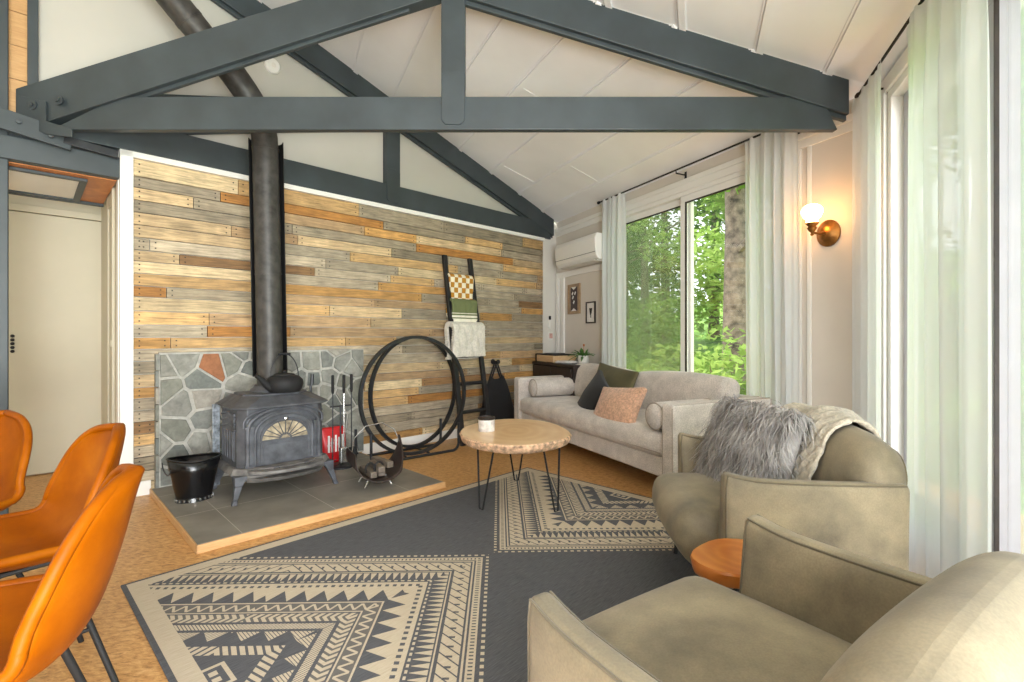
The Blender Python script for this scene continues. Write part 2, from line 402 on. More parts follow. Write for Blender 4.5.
# plank wall: every board with its own tone, plus white margin strip at the far end
def P(*c): return lin(c)
TONES = [(P(186, 172, 148), 6), (P(168, 154, 130), 5), (P(200, 184, 158), 5), (P(176, 162, 138), 5), (P(216, 188, 146), 5), (P(228, 204, 162), 4),
         (P(214, 164, 98), 4), (P(196, 138, 72), 2), (P(164, 126, 84), 2), (P(222, 182, 126), 4), (P(204, 170, 128), 4)]
POOL = [c for c, n in TONES for _ in range(n)]
b = MB(); z = .0; nail = P(52, 42, 34)
while z < 2.34:
    h = rnd.choice((.078, .084, .088, .092, .098)); h = min(h, 2.357 - z)
    if 2.357 - (z + h) < .05: h = 2.357 - z
    u = -.0 - rnd.random() * .8
    while u < 4.27:
        L = rnd.uniform(.5, 1.5); u0, u1 = max(u, 0), min(u + L, 4.27)
        u += L
        if u1 - u0 < .03: continue
        c = rnd.choice(POOL); k = rnd.uniform(.74, 1.12); c = tuple(x * k for x in c); th = rnd.uniform(0, .007)
        b.b6(u0 + .0025, u1 - .0025, -th, .022, z + .003, z + h - .003, col=c)
        for uu in (u0 + .035, u1 - .035):
            for zz in (z + h * .28, z + h * .72):
                b.box((uu, -th - .0005, zz), (.009, .003, .009), col=nail)
    z += h
struct('wall_back', b, M['boards'], loc=W0, rz=AR)
b = MB(); b.b6(-.08, 4.7, .024, .12, -.0, 2.5); b.b6(4.272, 4.6, -.004, .03, 0, 2.6); struct('wall_back', b, M['white'], loc=W0, rz=AR)
# gable infill above the rear truss chord, up to the sloping ceiling
b = MB(); b.slab([RW(-.5, -.035, 2.38), RW(4.75, -.035, 2.38)] + [RW(u, -.035, ceil1(RW(u, 0)) + .02) for u in (4.75, -.5)], -NR * .08)
struct('wall_gable', b, M['gable'])
# hall behind: return wall, door wall, lintel over the door
b = MB(); b.b6(-.07, .0, .13, 1.2, 0, 2.36); b.b6(-.085, -.07, .3, .38, 0, 2.2); b.b6(-.08, -.07, .62, .7, 0, 2.2); b.b6(-.079, -.07, .38, .62, 2.1, 2.2)
b.b6(-.09, -.07, .33, .35, 1.04, 1.09)
struct('wall_hall', b, M['hall'], loc=W0, rz=AR)
b = MB(); b.b6(-2.8, .05, 1.24, 1.34, 0, 2.6); struct('wall_hall', b, M['hall'], loc=W0, rz=AR)
b = MB(); b.b6(-.07, 4.28, -.03, .022, 2.357, 2.396); struct('trim_1', b, M['trim'], loc=W0, rz=AR)
b = MB(); b.b6(-.075, .0, -.03, .1, 0, 2.4); struct('trim_2', b, M['trim'], loc=W0, rz=AR, bevel=.004)
b = MB(); b.b6(0, .1, -.014, 0, 0, .1); b.b6(1.72, 4.5, -.014, 0, 0, .1); struct('baseboard_back', b, M['trim'], loc=W0, rz=AR, bevel=.003)
# white flush door of the hall
dr = thing('door_1', 'white flush hall door with black knobs left of plank wall', 'door', RW(-.36, -1.2), AR); dr['kind'] = 'structure'
b = MB(); b.b6(-.5, .305, -.0, .035, .012, 2.1); ob('leaf', b, M['hall'], dr, bevel=.003)
b = MB(); b.b6(.312, .36, -.012, .036, 0, 2.16); b.b6(-.57, -.507, -.012, .036, 0, 2.16); b.b6(-.57, .36, -.012, .036, 2.106, 2.16); ob('door_frame', b, M['hall'], dr, bevel=.003)
for z in (1.0, 1.03, 1.06, 1.09, 1.12):
    b = MB(); b.lathe([(.0, -.02), (.011, -.018), (.013, -.01), (.006, 0)], (-.245, 0, z), 12, rot=RX(-PI / 2)); ob('knob', b, M['blackmat'], dr, smooth=True)
for z in (.5, 1.2, 1.86):
    b = MB(); b.b6(.3, .317, -.01, .004, z - .045, z + .045); ob('hinge', b, M['steel'], dr, bevel=.002)
# header beam across the hall opening, soffit with framed panel
b = MB(); b.b6(-.75, -.076, -.03, .08, 2.195, 2.335); struct('beam', b, M['beam'], loc=W0, rz=AR, bevel=.004)
b = MB(); b.b6(-2.8, .12, .08, 1.24, 2.45, 2.5); struct('ceiling', b, M['ceiling'], loc=W0, rz=AR)
b = MB(); b.b6(-.75, .0, .03, .09, 2.3, 2.47); struct('beam', b, M['beam'], loc=W0, rz=AR)
so = thing('ceiling_hatch', 'low orange wood hall soffit holding a framed white panel', 'ceiling hatch', RW(-.4, -.45, 2.19), AR)
b = MB(); b.b6(-.7, .315, -.4, .44, 0, .02); ob('board', b, M['orangewood'], so)
b = MB(); b.b6(-.5, .13, -.28, .36, -.008, 0); ob('panel', b, M['white'], so)
b = MB()
for q in ((-.54, .17, .36, .4), (-.54, .17, -.32, -.28), (.13, .17, -.28, .36), (-.54, -.5, -.28, .36)): b.b6(*q, -.02, .0)
b.b6(-.7, .32, .42, .46, -.022, .022)
ob('panel_frame', b, M['beam'], so, bevel=.003)
# posts of the roof's inner ring and the panelling between them
b = MB(); b.b6(-.82, -.606, -.0, .1, 0, 4.1); struct('column', b, M['beam'], loc=W0, rz=AR, bevel=.005)
b = MB(); b.b6(-.524, -.474, -.02, .1, 2.5, 4.1); struct('column', b, M['beam'], loc=W0, rz=AR, bevel=.004)
b = MB()
for k in range(9): b.b6(-.625, -.52, .06 + .003 * (k % 2), .1, 2.3 + k * .21, 2.3 + k * .21 + .206)
struct('panelling', b, M['oaktrim'], loc=W0, rz=AR)
b = MB(); b.b6(-3.4, -.72, .1, .2, 2.46, 4.34); struct('wall_hall', b, M['hall'], loc=W0, rz=AR)
# wall beyond the dining side (out of the picture) and the far kitchen wall
b = MB(); b.b6(-5.2, -1.0, -2.3, 4.2, 4.32, 4.4); struct('ceiling', b, M['ceiling'])  # unseen flat lid over the kitchen, added to shut out sun and sky
b = MB(); b.b6(-4.9, -.7, -2.3, -2.2, 0, 4.32); struct('wall_front', b, M['white'])  # unseen half wall behind the camera, added to darken the left side
b = MB(); b.b6(-4.9, -4.8, -2.2, 3.0, 0, 4.32); struct('wall_left', b, M['white'])

# sofa window wall: pieces around the glazed opening
WS0, WS1, WSZ = 1.2, 3.36, 2.46
b = MB(); b.b6(0, WS0, 0, .14, 0, 2.9); b.b6(WS1, 3.95, 0, .14, 0, 2.9); b.b6(WS0, WS1, 0, .14, WSZ, 2.9); b.b6(WS0, WS1, 0, .14, -.05, .05)
struct('wall_right', b, M['wallpaint'], loc=C0, rz=AS)
b = MB(); b.b6(.02, 3.9, -.03, 0, 2.5, 2.545); b.b6(.02, 3.9, -.018, 0, 2.44, 2.5); struct('trim_3', b, M['trim'], loc=C0, rz=AS, bevel=.004)
b = MB(); b.b6(.04, .11, -.025, 0, 0, 1.95); b.b6(.15, .235, -.025, 0, 0, 1.95); b.b6(.04, 1.1, -.022, 0, 1.88, 1.95); struct('trim_4', b, M['trim'], loc=C0, rz=AS, bevel=.004)
b = MB(); b.b6(3.4, 3.46, -.02, 0, 0, 2.44); b.b6(3.5, 3.53, -.014, 0, 0, 2.44); struct('trim_5', b, M['trim'], loc=C0, rz=AS, bevel=.004)
def slider(name, label, loc, rz, w, h, mull, screen_first, s0=.06, q=.012, scm='screen', fm='trim'):
    t = thing(name, label, 'window', loc, rz); t['kind'] = 'structure'
    b = MB(); f = .055
    b.b6(0, w, .0, .11, h - f, h); b.b6(0, w, .0, .11, 0, .06); b.b6(0, f, .0, .11, .06, h - f); b.b6(w - f, w, .0, .11, .06, h - f)
    b.b6(-.07, w + .07, -.02, 0.0, h - .01, h + .075); b.b6(-.07, .005, -.02, 0, 0, h); b.b6(w - .005, w + .07, -.02, 0, 0, h)
    ob('frame', b, M['trim'], t, bevel=.004)
    def sash(x0, x1, y, s=s0):
        b = MB(); b.b6(x0, x1, y, y + .04, .06, .06 + s + .04); b.b6(x0, x1, y, y + .04, h - f - s, h - f); b.b6(x0, x0 + s, y, y + .04, .06 + s, h - f - s); b.b6(x1 - s, x1, y, y + .04, .06 + s, h - f - s)
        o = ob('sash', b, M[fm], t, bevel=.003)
        g = MB(); g.b6(x0 + s * .6, x1 - s * .6, y + .016, y + .022, .06 + s, h - f - s); ob('glass_pane', g, M['glass'], o)
        k = MB()
        for a in ((x0 + s, x0 + s + q, .1 + s, h - f - s), (x1 - s - q, x1 - s, .1 + s, h - f - s), (x0 + s, x1 - s, h - f - s - q, h - f - s), (x0 + s, x1 - s, .1 + s, .1 + s + q)): k.b6(a[0], a[1], y - .003, y + .012, a[2], a[3])
        ob('gasket', k, M['dkwood'], o); return o
    sash(f, mull + .04, .06); sash(mull - .04, w - f, .012)
    if screen_first is not None:
        x0, x1 = screen_first; b = MB(); b.b6(x0, x1, .104, .105, .06, h - f); ob('insect_screen', b, M[scm], t)
    return t
slider('window_1', 'tall white sliding glass door behind the grey sofa', SW(WS0, 0, .05), AS, WS1 - WS0, WSZ - .05, 1.11, (.05, 1.08))
# armchair window wall
b = MB(); b.b6(0, .14, 0, .14, 0, 2.95); b.b6(.14, 3.1, 0, .14, 2.56, 2.95); b.b6(.14, 3.1, 0, .14, -.05, .05); b.b6(3.1, 3.3, 0, .14, 0, 2.95)
struct('wall_right', b, M['wallpaint'], loc=E0, rz=AT)
slider('window_2', 'tall white sliding glass door behind the olive armchairs', TW(.14, 0, .05), AT, 2.96, 2.51, 1.02, (1.05, 2.9), .1, .006, 'screen2', 'frameshade')

# ================================================================ trusses
def truss(name, label, org, rz, L, chord0, chord1, zc, dep, cd, kp, king_w, rl, strut=None, full=True):
    """org: left end at floor level, x along the truss. rl = (x, z_top) of two points of the rafter's top edge"""
    t = thing(name, label, 'roof truss', org, rz)
    b = MB(); rdep, dep = dep, cd
    b.hexa([(chord0 + .0, -dep, zc), (chord1, -dep, zc), (chord1, dep, zc), (chord0, dep, zc), (chord0 + .42 if strut else chord0, -dep, zc + .205), (chord1 - .1, -dep, zc + .205), (chord1 - .1, dep, zc + .205), (chord0 + .42 if strut else chord0, dep, zc + .205)])
    ob('bottom_chord', b, M['beam'], t, bevel=.005); dep = rdep
    (xa, za), (xb, zb) = rl; s = (zb - za) / (xb - xa)
    b = MB(); h = .205 / math.cos(math.atan(s)); y = dep - .004
    b.hexa([(xa, -y, za - h), (xb, -y, zb - h), (xb, y, zb - h), (xa, y, za - h), (xa, -y, za), (xb, -y, zb), (xb, y, zb), (xa, y, za)])
    b.hexa([(xa, -y + .025, za - h - .03), (xb, -y + .025, zb - h - .03), (xb, y - .025, zb - h - .03), (xa, y - .025, za - h - .03), (xa, -y + .025, za - h), (xb, -y + .025, zb - h), (xb, y - .025, zb - h), (xa, y - .025, za - h)])
    ob('rafter', b, M['beam'], t, bevel=.004)
    zk = za + s * (kp - xa) - h + .02
    b = MB(); b.b6(kp - king_w / 2, kp + king_w / 2, -cd - .004, cd, zc + .16, zk); ob('king_post', b, M['beam'], t, bevel=.004)
    w = king_w * .48; c = .025; z0, z1 = zc + .03, zc + .36
    pl = [(kp - w + c, z0), (kp + w - c, z0), (kp + w, z0 + c), (kp + w, z1 - c), (kp + w - c, z1), (kp - w + c, z1), (kp - w, z1 - c), (kp - w, z0 + c)]
    b = MB(); b.slab([(x, -cd - .009, z) for x, z in pl], (0, .012, 0)); ob('gusset_plate', b, M['beam'], t, bevel=.002)
    if strut:
        (x0, z0), (x1, z1) = strut; h = .205; b = MB(); y = dep - .002; sl = (z1 - z0) / (x1 - x0)
        b.hexa([(x0, -y, z0 - h - .06), (x1, -y, z1 - h - .03), (x1, y, z1 - h - .03), (x0, y, z0 - h - .06), (x0, -y, z0), (x1, -y, z1), (x1, y, z1), (x0, y, z0)])
        b.hexa([(x0 + .5, -y + .03, z0 + sl * .5 - h - .08), (x1 - .2, -y + .03, z1 - sl * .2 - h - .05), (x1 - .2, y - .03, z1 - sl * .2 - h - .05), (x0 + .5, y - .03, z0 + sl * .5 - h - .08),
                (x0 + .5, -y + .03, z0 + sl * .5 - h), (x1 - .2, -y + .03, z1 - sl * .2 - h), (x1 - .2, y - .03, z1 - sl * .2 - h), (x0 + .5, y - .03, z0 + sl * .5 - h)])
        ob('strut', b, M['beam'], t, bevel=.004)
    return t
# front truss: parallel to the picture's width, from the inner posts to the corner between the window walls
XF = -3.06
ft = truss('roof_truss', 'charcoal roof truss spanning the room in front, nearest the armchairs', (XF, 3.075, 0), 0, 5.1, .2, 5.08, 2.4, .045, .025, 2.695, .148,
           ((.6, 2.715 + .3054 * 4.5), (5.14, 2.715 - .012)), ((0.0, 2.645), (2.62, 3.46)))
b = MB(); b.slab([(0.02, -.058, 2.43), (.2, -.058, 2.36), (.36, -.058, 2.34), (.36, -.058, 2.39), (.2, -.058, 2.44), (.2, -.058, 2.56), (.02, -.058, 2.6)], (0, .012, 0)); ob('end_plate', b, M['beam'], ft, bevel=.002)
for x, z in ((.12, 2.535), (.28, 2.565)):
    b = MB(); b.lathe([(.0, -.018), (.014, -.016), (.014, -.004), (.03, -.004), (.03, .004)], (x, -.062, z), 12, rot=RX(-PI / 2)); ob('bolt', b, M['beam'], ft, smooth=True)
# rear truss: over the plank wall
rt = truss('roof_truss', 'charcoal roof truss above the plank wall, behind the stovepipe', W0, AR, 5, -.6, 4.4, 2.396, .045, .035, 2.035, .15,
           ((.2, ceil1(RW(.2, 0)) - .0), (4.45, ceil1(RW(4.45, 0)) - .0)), ((-.4, 2.68), (1.9, 3.36)))
# steel ring bracket tying both trusses to the inner post
br = thing('steel_bracket', 'charcoal steel bracket bolting truss ends to the post at far left', 'bracket', RW(-.62, .1, 2.36), AR)
b = MB(); b.beam((-.1, 0, .06), (.3, .02, .0), .03, .12); ob('plate', b, M['beam'], br, bevel=.003)
b = MB(); b.beam((.26, .02, .0), (.53, .02, -.025), .04, .05); ob('strap', b, M['steel'], br, bevel=.003)
for x, z in ((.06, .045), (.2, .0)):
    b = MB(); b.lathe([(0, -.03), (.014, -.028), (.014, -.012)], (x, 0, z), 10, rot=RX(-PI / 2)); ob('bolt', b, M['beam'], br, smooth=True)
# ================================================================ hearth and stone panel
he = thing('hearth', 'low slate tile hearth with oak edging under the stove', 'hearth', RW(0, 0), AR)
b = MB(); b.b6(.1, 1.66, -1.35, -.046, 0, .045); ob('slate_top', b, M['slate'], he)
b = MB(); b.b6(.088, .1, -1.362, -.03, 0, .046); b.b6(.088, 1.672, -1.362, -1.35, 0, .046); b.b6(1.66, 1.672, -1.35, -.03, 0, .046); ob('edging', b, M['oaktrim'], he, bevel=.004)
def voronoi(w, h, n, seed):
    r = random.Random(seed); pts = []
    while len(pts) < n:
        p = (r.uniform(0, w), r.uniform(0, h))
        if all((p[0] - q[0]) ** 2 + (p[1] - q[1]) ** 2 > .0105 for q in pts) or r.random() < .004: pts.append(p)
    cells = []
    for i, p in enumerate(pts):
        poly = [(0, 0), (w, 0), (w, h), (0, h)]
        for j, q in enumerate(pts):
            if i == j: continue
            mx, my = (p[0] + q[0]) / 2, (p[1] + q[1]) / 2; nx, ny = q[0] - p[0], q[1] - p[1]; out = []
            for k in range(len(poly)):
                a, c = poly[k], poly[(k + 1) % len(poly)]
                da = (a[0] - mx) * nx + (a[1] - my) * ny; dc = (c[0] - mx) * nx + (c[1] - my) * ny
                if da <= 0: out.append(a)
                if (da < 0) != (dc < 0) and abs(da - dc) > 1e-12:
                    t = da / (da - dc); out.append((a[0] + (c[0] - a[0]) * t, a[1] + (c[1] - a[1]) * t))
            poly = out
            if len(poly) < 3: break
        if len(poly) >= 3: cells.append(poly)
    return cells
sp = thing('stone_heat_shield', 'grey field stone panel with pale mortar on wall behind stove', 'stone panel', RW(.14, .006), AR)
b = MB(); b.b6(0, 1.57, -.045, -.008, .045, 1.0); ob('mortar', b, M['grout'], sp)
b = MB(); r2 = random.Random(5)
GREY = [P(134, 137, 132), P(148, 149, 142), P(120, 125, 121), P(158, 158, 149), P(138, 140, 130), P(166, 162, 152)]
for i, cell in enumerate(voronoi(1.57, .955, 62, 4)):
    cx = sum(p[0] for p in cell) / len(cell); cy = sum(p[1] for p in cell) / len(cell)
    size = max(math.hypot(p[0] - cx, p[1] - cy) for p in cell)
    k = max(.3, 1 - .011 / max(size * .6, .02)); inn = [(cx + (p[0] - cx) * k, cy + (p[1] - cy) * k) for p in cell]
    in2 = [(cx + (p[0] - cx) * k * .93, cy + (p[1] - cy) * k * .93) for p in cell]
    c = r2.choice(GREY); kk = r2.uniform(.88, 1.1); c = tuple(x * kk for x in c)
    if i == 17 or i == 40: c = P(166, 112, 78)
    d = r2.uniform(.008, .016); n = len(inn)
    vs = [(p[0], -.045, .045 + p[1]) for p in inn] + [(p[0], -.045 - d * .7, .045 + p[1]) for p in inn] + [(p[0], -.045 - d, .045 + p[1]) for p in in2]
    fs = [tuple(range(2 * n, 3 * n))] + [(j * n + q, j * n + (q + 1) % n, (j + 1) * n + (q + 1) % n, (j + 1) * n + q) for j in (0, 1) for q in range(n)]
    b.add(vs, fs, 0, c)
for k in range(8): b.b6(-.02, .0, -.05 - .012 * (k % 2), -.006, .045 + k * .119, .045 + k * .119 + .112, col=GREY[k % 6])
ob('stones', b, M['stone'], sp)

# ================================================================ stove
HZ = .045
SU, SV = .742, .575
st = thing('wood_stove', 'black cast iron wood stove with fan shaped window on hearth', 'stove', RW(SU, SV, HZ), AR)
def oct_(w, d0, d1, c):                                         # plan with chamfered front corners, front at -d0
    return [(-w / 2 + c, -d0), (w / 2 - c, -d0), (w / 2, -d0 + c), (w / 2, d1), (-w / 2, d1), (-w / 2, -d0 + c)]
def stack(b, lo, hi, z0, z1, mi=0):
    n = len(lo); b.add([(x, y, z0) for x, y in lo] + [(x, y, z1) for x, y in hi], [tuple(range(n))[::-1], tuple(range(n, 2 * n))] + [(i, (i + 1) % n, n + (i + 1) % n, n + i) for i in range(n)], mi)
b = MB(); stack(b, oct_(.58, .19, .2, .05), oct_(.57, .185, .2, .05), .2, .6); ob('firebox', b, M['iron'], st, bevel=.006)
b = MB(); stack(b, oct_(.64, .235, .24, .07), oct_(.64, .235, .24, .07), .592, .606); stack(b, oct_(.63, .23, .235, .07), oct_(.46, .135, .2, .1), .606, .662)
stack(b, oct_(.44, .12, .19, .09), oct_(.43, .115, .185, .09), .662, .676); ob('top_plate', b, M['iron'], st, bevel=.006)
b = MB(); b.lathe([(.135, .676), (.13, .69), (.115, .7), (.108, .72)], (0, .09, 0), 24); ob('flue_collar', b, M['iron'], st, smooth=True)
# base skirt, ash lip
b = MB(); stack(b, oct_(.66, .25, .24, .08), oct_(.62, .215, .22, .06), .165, .205)
def lip(w, d, y0, n=18): return [(-w / 2, y0)] + [(-w / 2 * math.cos(PI * k / n), y0 - d * math.sin(PI * k / n) ** .8) for k in range(1, n)] + [(w / 2, y0)]
stack(b, lip(.6, .06, -.2), lip(.62, .075, -.2), .135, .165); ob('base_skirt', b, M['irondust'], st, bevel=.004)
b = MB(); b.prism(lip(.5, .17, -.2), .178, .198); b.prism(lip(.42, .1, -.2), .1985, .206); stack(b, lip(.5, .11, -.2), lip(.52, .15, -.2), .12, .15); ob('ash_lip', b, M['irondust'], st, bevel=.004)
for x, y in ((-1, -1), (1, -1), (1, 1), (-1, 1)):
    b = MB(); px, py = x * .285, y * .19 - .02
    f = [(px + x * .045, py + y * .03), (px + x * .02, py + y * .015), (px - x * .015, py), (px - x * .045, py - y * .03)]
    ring = lambda cx, cy, w, d, z: [(cx - w, cy - d, z), (cx + w, cy - d, z), (cx + w, cy + d, z), (cx - w, cy + d, z)]
    lv = [ring(px + x * .05, py + y * .05, .016, .016, 0), ring(px + x * .042, py + y * .042, .014, .014, .03), ring(px + x * .018, py + y * .018, .022, .022, .11), ring(px, py, .042, .036, .17)]
    for a, c in zip(lv, lv[1:]): b.hexa(a + c)
    ob('leg', b, M['iron'], st, bevel=.004)
# front: corner columns, double arch mouldings, door
yf = -.19
def arch(w, z0, zs, n=20, rise=None):                         # from lower left, up, over and down
    r = w / 2; rise = rise or r
    return [(-r, z0)] + [(-r * math.cos(PI * k / n), zs + rise * math.sin(PI * k / n)) for k in range(n + 1)] + [(r, z0)]
b = MB()
for s in (-1, 1):
    for k, (x, w) in enumerate(((.225, .05),)):
        b.b6(s * x - w / 2, s * x + w / 2, yf - .012, yf, .21, .46); b.b6(s * x - .008, s * x + .008, yf - .02, yf, .23, .44)
        b.b6(s * x - .03, s * x + .03, yf - .016, yf, .46, .475); b.b6(s * x - .03, s * x + .03, yf - .016, yf, .206, .222)
b.tube([(x, yf - .01, z) for x, z in arch(.47, .22, .455, rise=.125)], .014, 6)
b.tube([(x, yf - .006, z) for x, z in arch(.52, .47, .5, rise=.092)], .009, 6)
ob('arch_moulding', b, M['iron'], st, smooth=True)
do = None
b = MB(); b.slab([(x, yf - .012, z) for x, z in arch(.38, .215, .42, rise=.125)], (0, .014, 0)); b.tube([(x, yf - .01, z) for x, z in arch(.38, .215, .42, rise=.125)], .01, 6)
b.tube([(x, yf - .012, z) for x, z in arch(.33, .23, .4, rise=.115)], .005, 6); b.b6(-.15, .15, yf - .018, yf - .01, .355, .366); b.b6(-.14, .14, yf - .018, yf - .01, .24, .345)
do = ob('door', b, M['iron'], st, smooth=30)
M['stoveglass'] = plain('sooty_fan_glass', (150, 138, 116), .35, var=.3, scale=20)
fan = lambda r, rz, n=18: [(-r * math.cos(PI * k / n), .372 + rz * math.sin(PI * k / n)) for k in range(n + 1)]
b = MB(); b.slab([(x, yf - .016, z) for x, z in fan(.155, .125)], (0, .003, 0)); ob('fan_window', b, M['stoveglass'], do)
b = MB(); b.tube([(x, yf - .018, z) for x, z in fan(.157, .127)], .006, 6); b.b6(-.163, .163, yf - .024, yf - .012, .366, .376)
for k in range(1, 10):
    a = PI * k / 10; b.tube([(-.03 * math.cos(a), yf - .018, .372 + .025 * math.sin(a)), (-.153 * math.cos(a), yf - .018, .372 + .123 * math.sin(a))], .0035, 5)
b.tube([(x * .25, yf - .018, .372 + (z - .372) * .28) for x, z in fan(.157, .127)], .005, 5)
ob('fan_grille', b, M['iron'], do, smooth=True)
b = MB(); b.lathe([(.0, -.02), (.012, -.016), (.013, -.008), (.006, 0)], (0, yf - .012, .508), 10, rot=RX(-PI / 2)); ob('latch_knob', b, M['chrome'], do, smooth=True)
for s in (-1, 1):
    b = MB(); b.tube([(s * .1 + .018 * math.cos(a), yf - .14, .205 + .012 * math.sin(a)) for a in [PI * k / 6 for k in range(7)]], .004, 5); ob('lip_handle', b, M['iron'], st, smooth=True)
for s in (-1, 1):                                               # side panels with ribs
    b = MB(); x = s * .288
    b.b6(x - .006, x + .006, -.1, .17, .24, .56)
    for k in range(5): b.b6(x - .012, x + .012, -.085 + k * .055, -.06 + k * .055, .25, .44)
    for z in (.47, .51, .55): b.tube([(x + s * .004, -.12, z - .02), (x + s * .006, .02, z + .01), (x + s * .004, .18, z - .02)], .008, 6)
    ob('side_panel', b, M['iron'], st, bevel=.002)
b = MB(); b.tube([(.3, .1, .62), (.3, .1, .68), (.31, .1, .72)], .01, 8); b.tube([(.31, .1, .7), (.312, .1, .78)], .014, 8); ob('damper_handle', b, M['steel'], st, smooth=True)
b = MB(); b.b6(-.35, -.335, .18, .2, .03, .6); b.b6(-.335, -.3, .19, .198, .03, .6); ob('rear_shield', b, M['galv'], st, bevel=.003)

fp = thing('stovepipe', 'black stovepipe rising from the stove and angling up left', 'stovepipe', RW(SU, SV - .09 - .11, HZ), AR)
# (pipe stands on the stove's flue collar)
ox, oy = 0, -.11
pth = [(ox, oy, .72), (ox - .012, oy, 1.4), (ox - .033, oy, 2.4), (ox - .04, oy, 2.52), (ox - .06, oy, 2.62), (ox - .105, oy, 2.72), (ox - .17, oy, 2.81), (ox - .245, oy, 2.9), (ox - .65, oy, 3.3), (ox - 1.2, oy, 3.84)]
b = MB(); b.tube(pth, .088, 24); ob('pipe', b, M['flue'], fp, smooth=50)
for p, q in (((ox - .014, oy, 1.52), (ox - .015, oy, 1.535)), ((ox - .033, oy, 2.42), (ox - .0335, oy, 2.44)), ((ox - .5, oy, 3.152), (ox - .52, oy, 3.172))):
    b = MB(); b.tube([p, q], .091, 24); ob('pipe_joint', b, M['flue'], fp, smooth=50)
b = MB(); b.grid(lambda u, v: (ox - .03 * v + .112 * math.cos(PI * (-.12 + 1.0 * u)), oy + .112 * math.sin(PI * (-.12 + 1.0 * u)), .78 + 1.72 * v), 16, 2)
ob('pipe_shield', b, M['blackmat'], fp, smooth=True, solid=.006)

ke = thing('kettle', 'black cast iron kettle on top of the wood stove', 'kettle', RW(.79, .63, HZ + .677), AR)
b = MB(); b.lathe([(.0, 0), (.1, 0), (.116, .02), (.127, .055), (.122, .085), (.098, .11), (.07, .118), (0, .118)], n=28); ob('body', b, M['blackmat'], ke, smooth=True)
b = MB(); b.lathe([(.07, .118), (.068, .126), (.035, .133), (.0, .136)]); b.lathe([(.0, .13), (.011, .136), (.014, .15), (0, .156)], n=12); ob('lid', b, M['blackmat'], ke, smooth=True)
b = MB(); b.tube([(-.1, -.02, .04), (-.14, -.03, .07), (-.175, -.04, .105), (-.205, -.05, .128)], [.034, .026, .018, .014], 12); ob('spout', b, M['blackmat'], ke, smooth=True)
b = MB(); b.tube([(.098 * math.cos(a), 0, .1 + .17 * math.sin(a)) for a in [PI * k / 14 for k in range(15)]], .004, 6); b.tube([(-.04, 0, .268), (0, 0, .271), (.04, 0, .268)], .009, 8); ob('handle', b, M['steel'], ke, smooth=True)

# ================================================================ hearth tools
ch = thing('coal_hod', 'black metal coal bucket on hearth left of stove', 'bucket', RW(.262, .5, HZ), AR)
def hod(r0, r1, z0, z1, n=36, lipk=.02):
    vs = []
    for k in range(n):
        a = 2 * PI * k / n; vs.append((r0 * math.cos(a), r0 * .85 * math.sin(a), z0))
    for t in (.35, .7, 1):
        for k in range(n):
            a = 2 * PI * k / n; r = r0 + (r1 - r0) * t; l = max(0, math.cos(a)) ** 2 * lipk * t * t; bk = max(0, -math.cos(a)) ** 2 * .02 * t
            vs.append(((r + l + bk) * math.cos(a), r * .88 * math.sin(a), z0 + (z1 - z0) * t + (l * .35 + bk) * t))
    return vs, n
vs, n = hod(.1, .134, .02, .265); b = MB(); b.add(vs, [tuple(range(n))[::-1]] + [(j * n + k, j * n + (k + 1) % n, (j + 1) * n + (k + 1) % n, (j + 1) * n + k) for j in range(3) for k in range(n)])
o = ob('bucket', b, M['blackgloss'], ch, smooth=True, solid=.004)
rim = [Vector(p) for p in vs[3 * n:]]; b = MB(); b.tube(rim, .006, 6, closed=True); ob('rolled_rim', b, M['blackgloss'], ch, smooth=True)
b = MB(); b.lathe([(.098, .03), (.104, .0), (.108, 0), (.102, .03)], n=36, sy=.85); ob('foot_ring', b, M['blackgloss'], ch, smooth=True)
b = MB()
for k in range(22): a = 2 * PI * k / 22; b.box((.107 * math.cos(a), .107 * .85 * math.sin(a), .013), (.006, .008, .016), a)
ob('foot_slots', b, M['chrome'], ch)
b = MB(); b.tube([(-.155 + .0 * k, .13 * math.cos(PI * k / 10) * 1.0, .24 - .05 * math.sin(PI * k / 10)) for k in range(11)], .004, 6); ob('bail_handle', b, M['steel'], ch, smooth=True)

ts = thing('fireplace_tool_set', 'black fireplace tool stand with three long handled tools on hearth', 'fireplace tools', RW(1.31, .42, HZ), AR)
b = MB(); b.lathe([(.1, 0), (.1, .012), (.03, .018), (.012, .03), (.008, .05)], n=24); b.tube([(0, 0, .03), (0, 0, .5)], .007, 8); b.tube([(-.09, 0, .5), (.09, 0, .5)], .006, 8); ob('stand', b, M['steel'], ts, smooth=True)
for nm, x, y in (('poker', -.08, -.03), ('shovel', .08, -.03), ('brush', .0, -.06)):
    b = MB(); b.tube([(x, y, .1), (x, y, .64)], .005, 8)
    if nm == 'shovel': b.soft((x, y - .01, .1), (.085, .02, .12), .008)
    elif nm == 'brush': b.soft((x, y, .11), (.075, .04, .13), .012)
    else: b.tube([(x, y, .12), (x, y, .06), (x + .03, y, .075)], .006, 6)
    o = ob(nm, b, M['chrome'] if nm == 'brush' else M['steel'], ts, smooth=True)
    if nm == 'brush':
        pass
    h = MB(); h.lathe([(.008, .61), (.012, .63), (.012, .755), (.006, .76)], (x, y, 0), 10); ob('handle', h, M['blackmat'], o, smooth=True)
rb = thing('kindling_bag', 'red bag with white lettering behind the fireplace tools', 'bag', RW(1.33, .22, HZ), AR)
b = MB(); b.soft((0, 0, .15), (.19, .1, .3), .02, (.01, .02, .0), fn=lambda p: (p[0] * (1 + .12 * (p[2] + .15) / .3), p[1] * (1 - .6 * max(0, p[2]) / .15), p[2])); ob('sack', b, M['red'], rb, smooth=True)
b = MB()
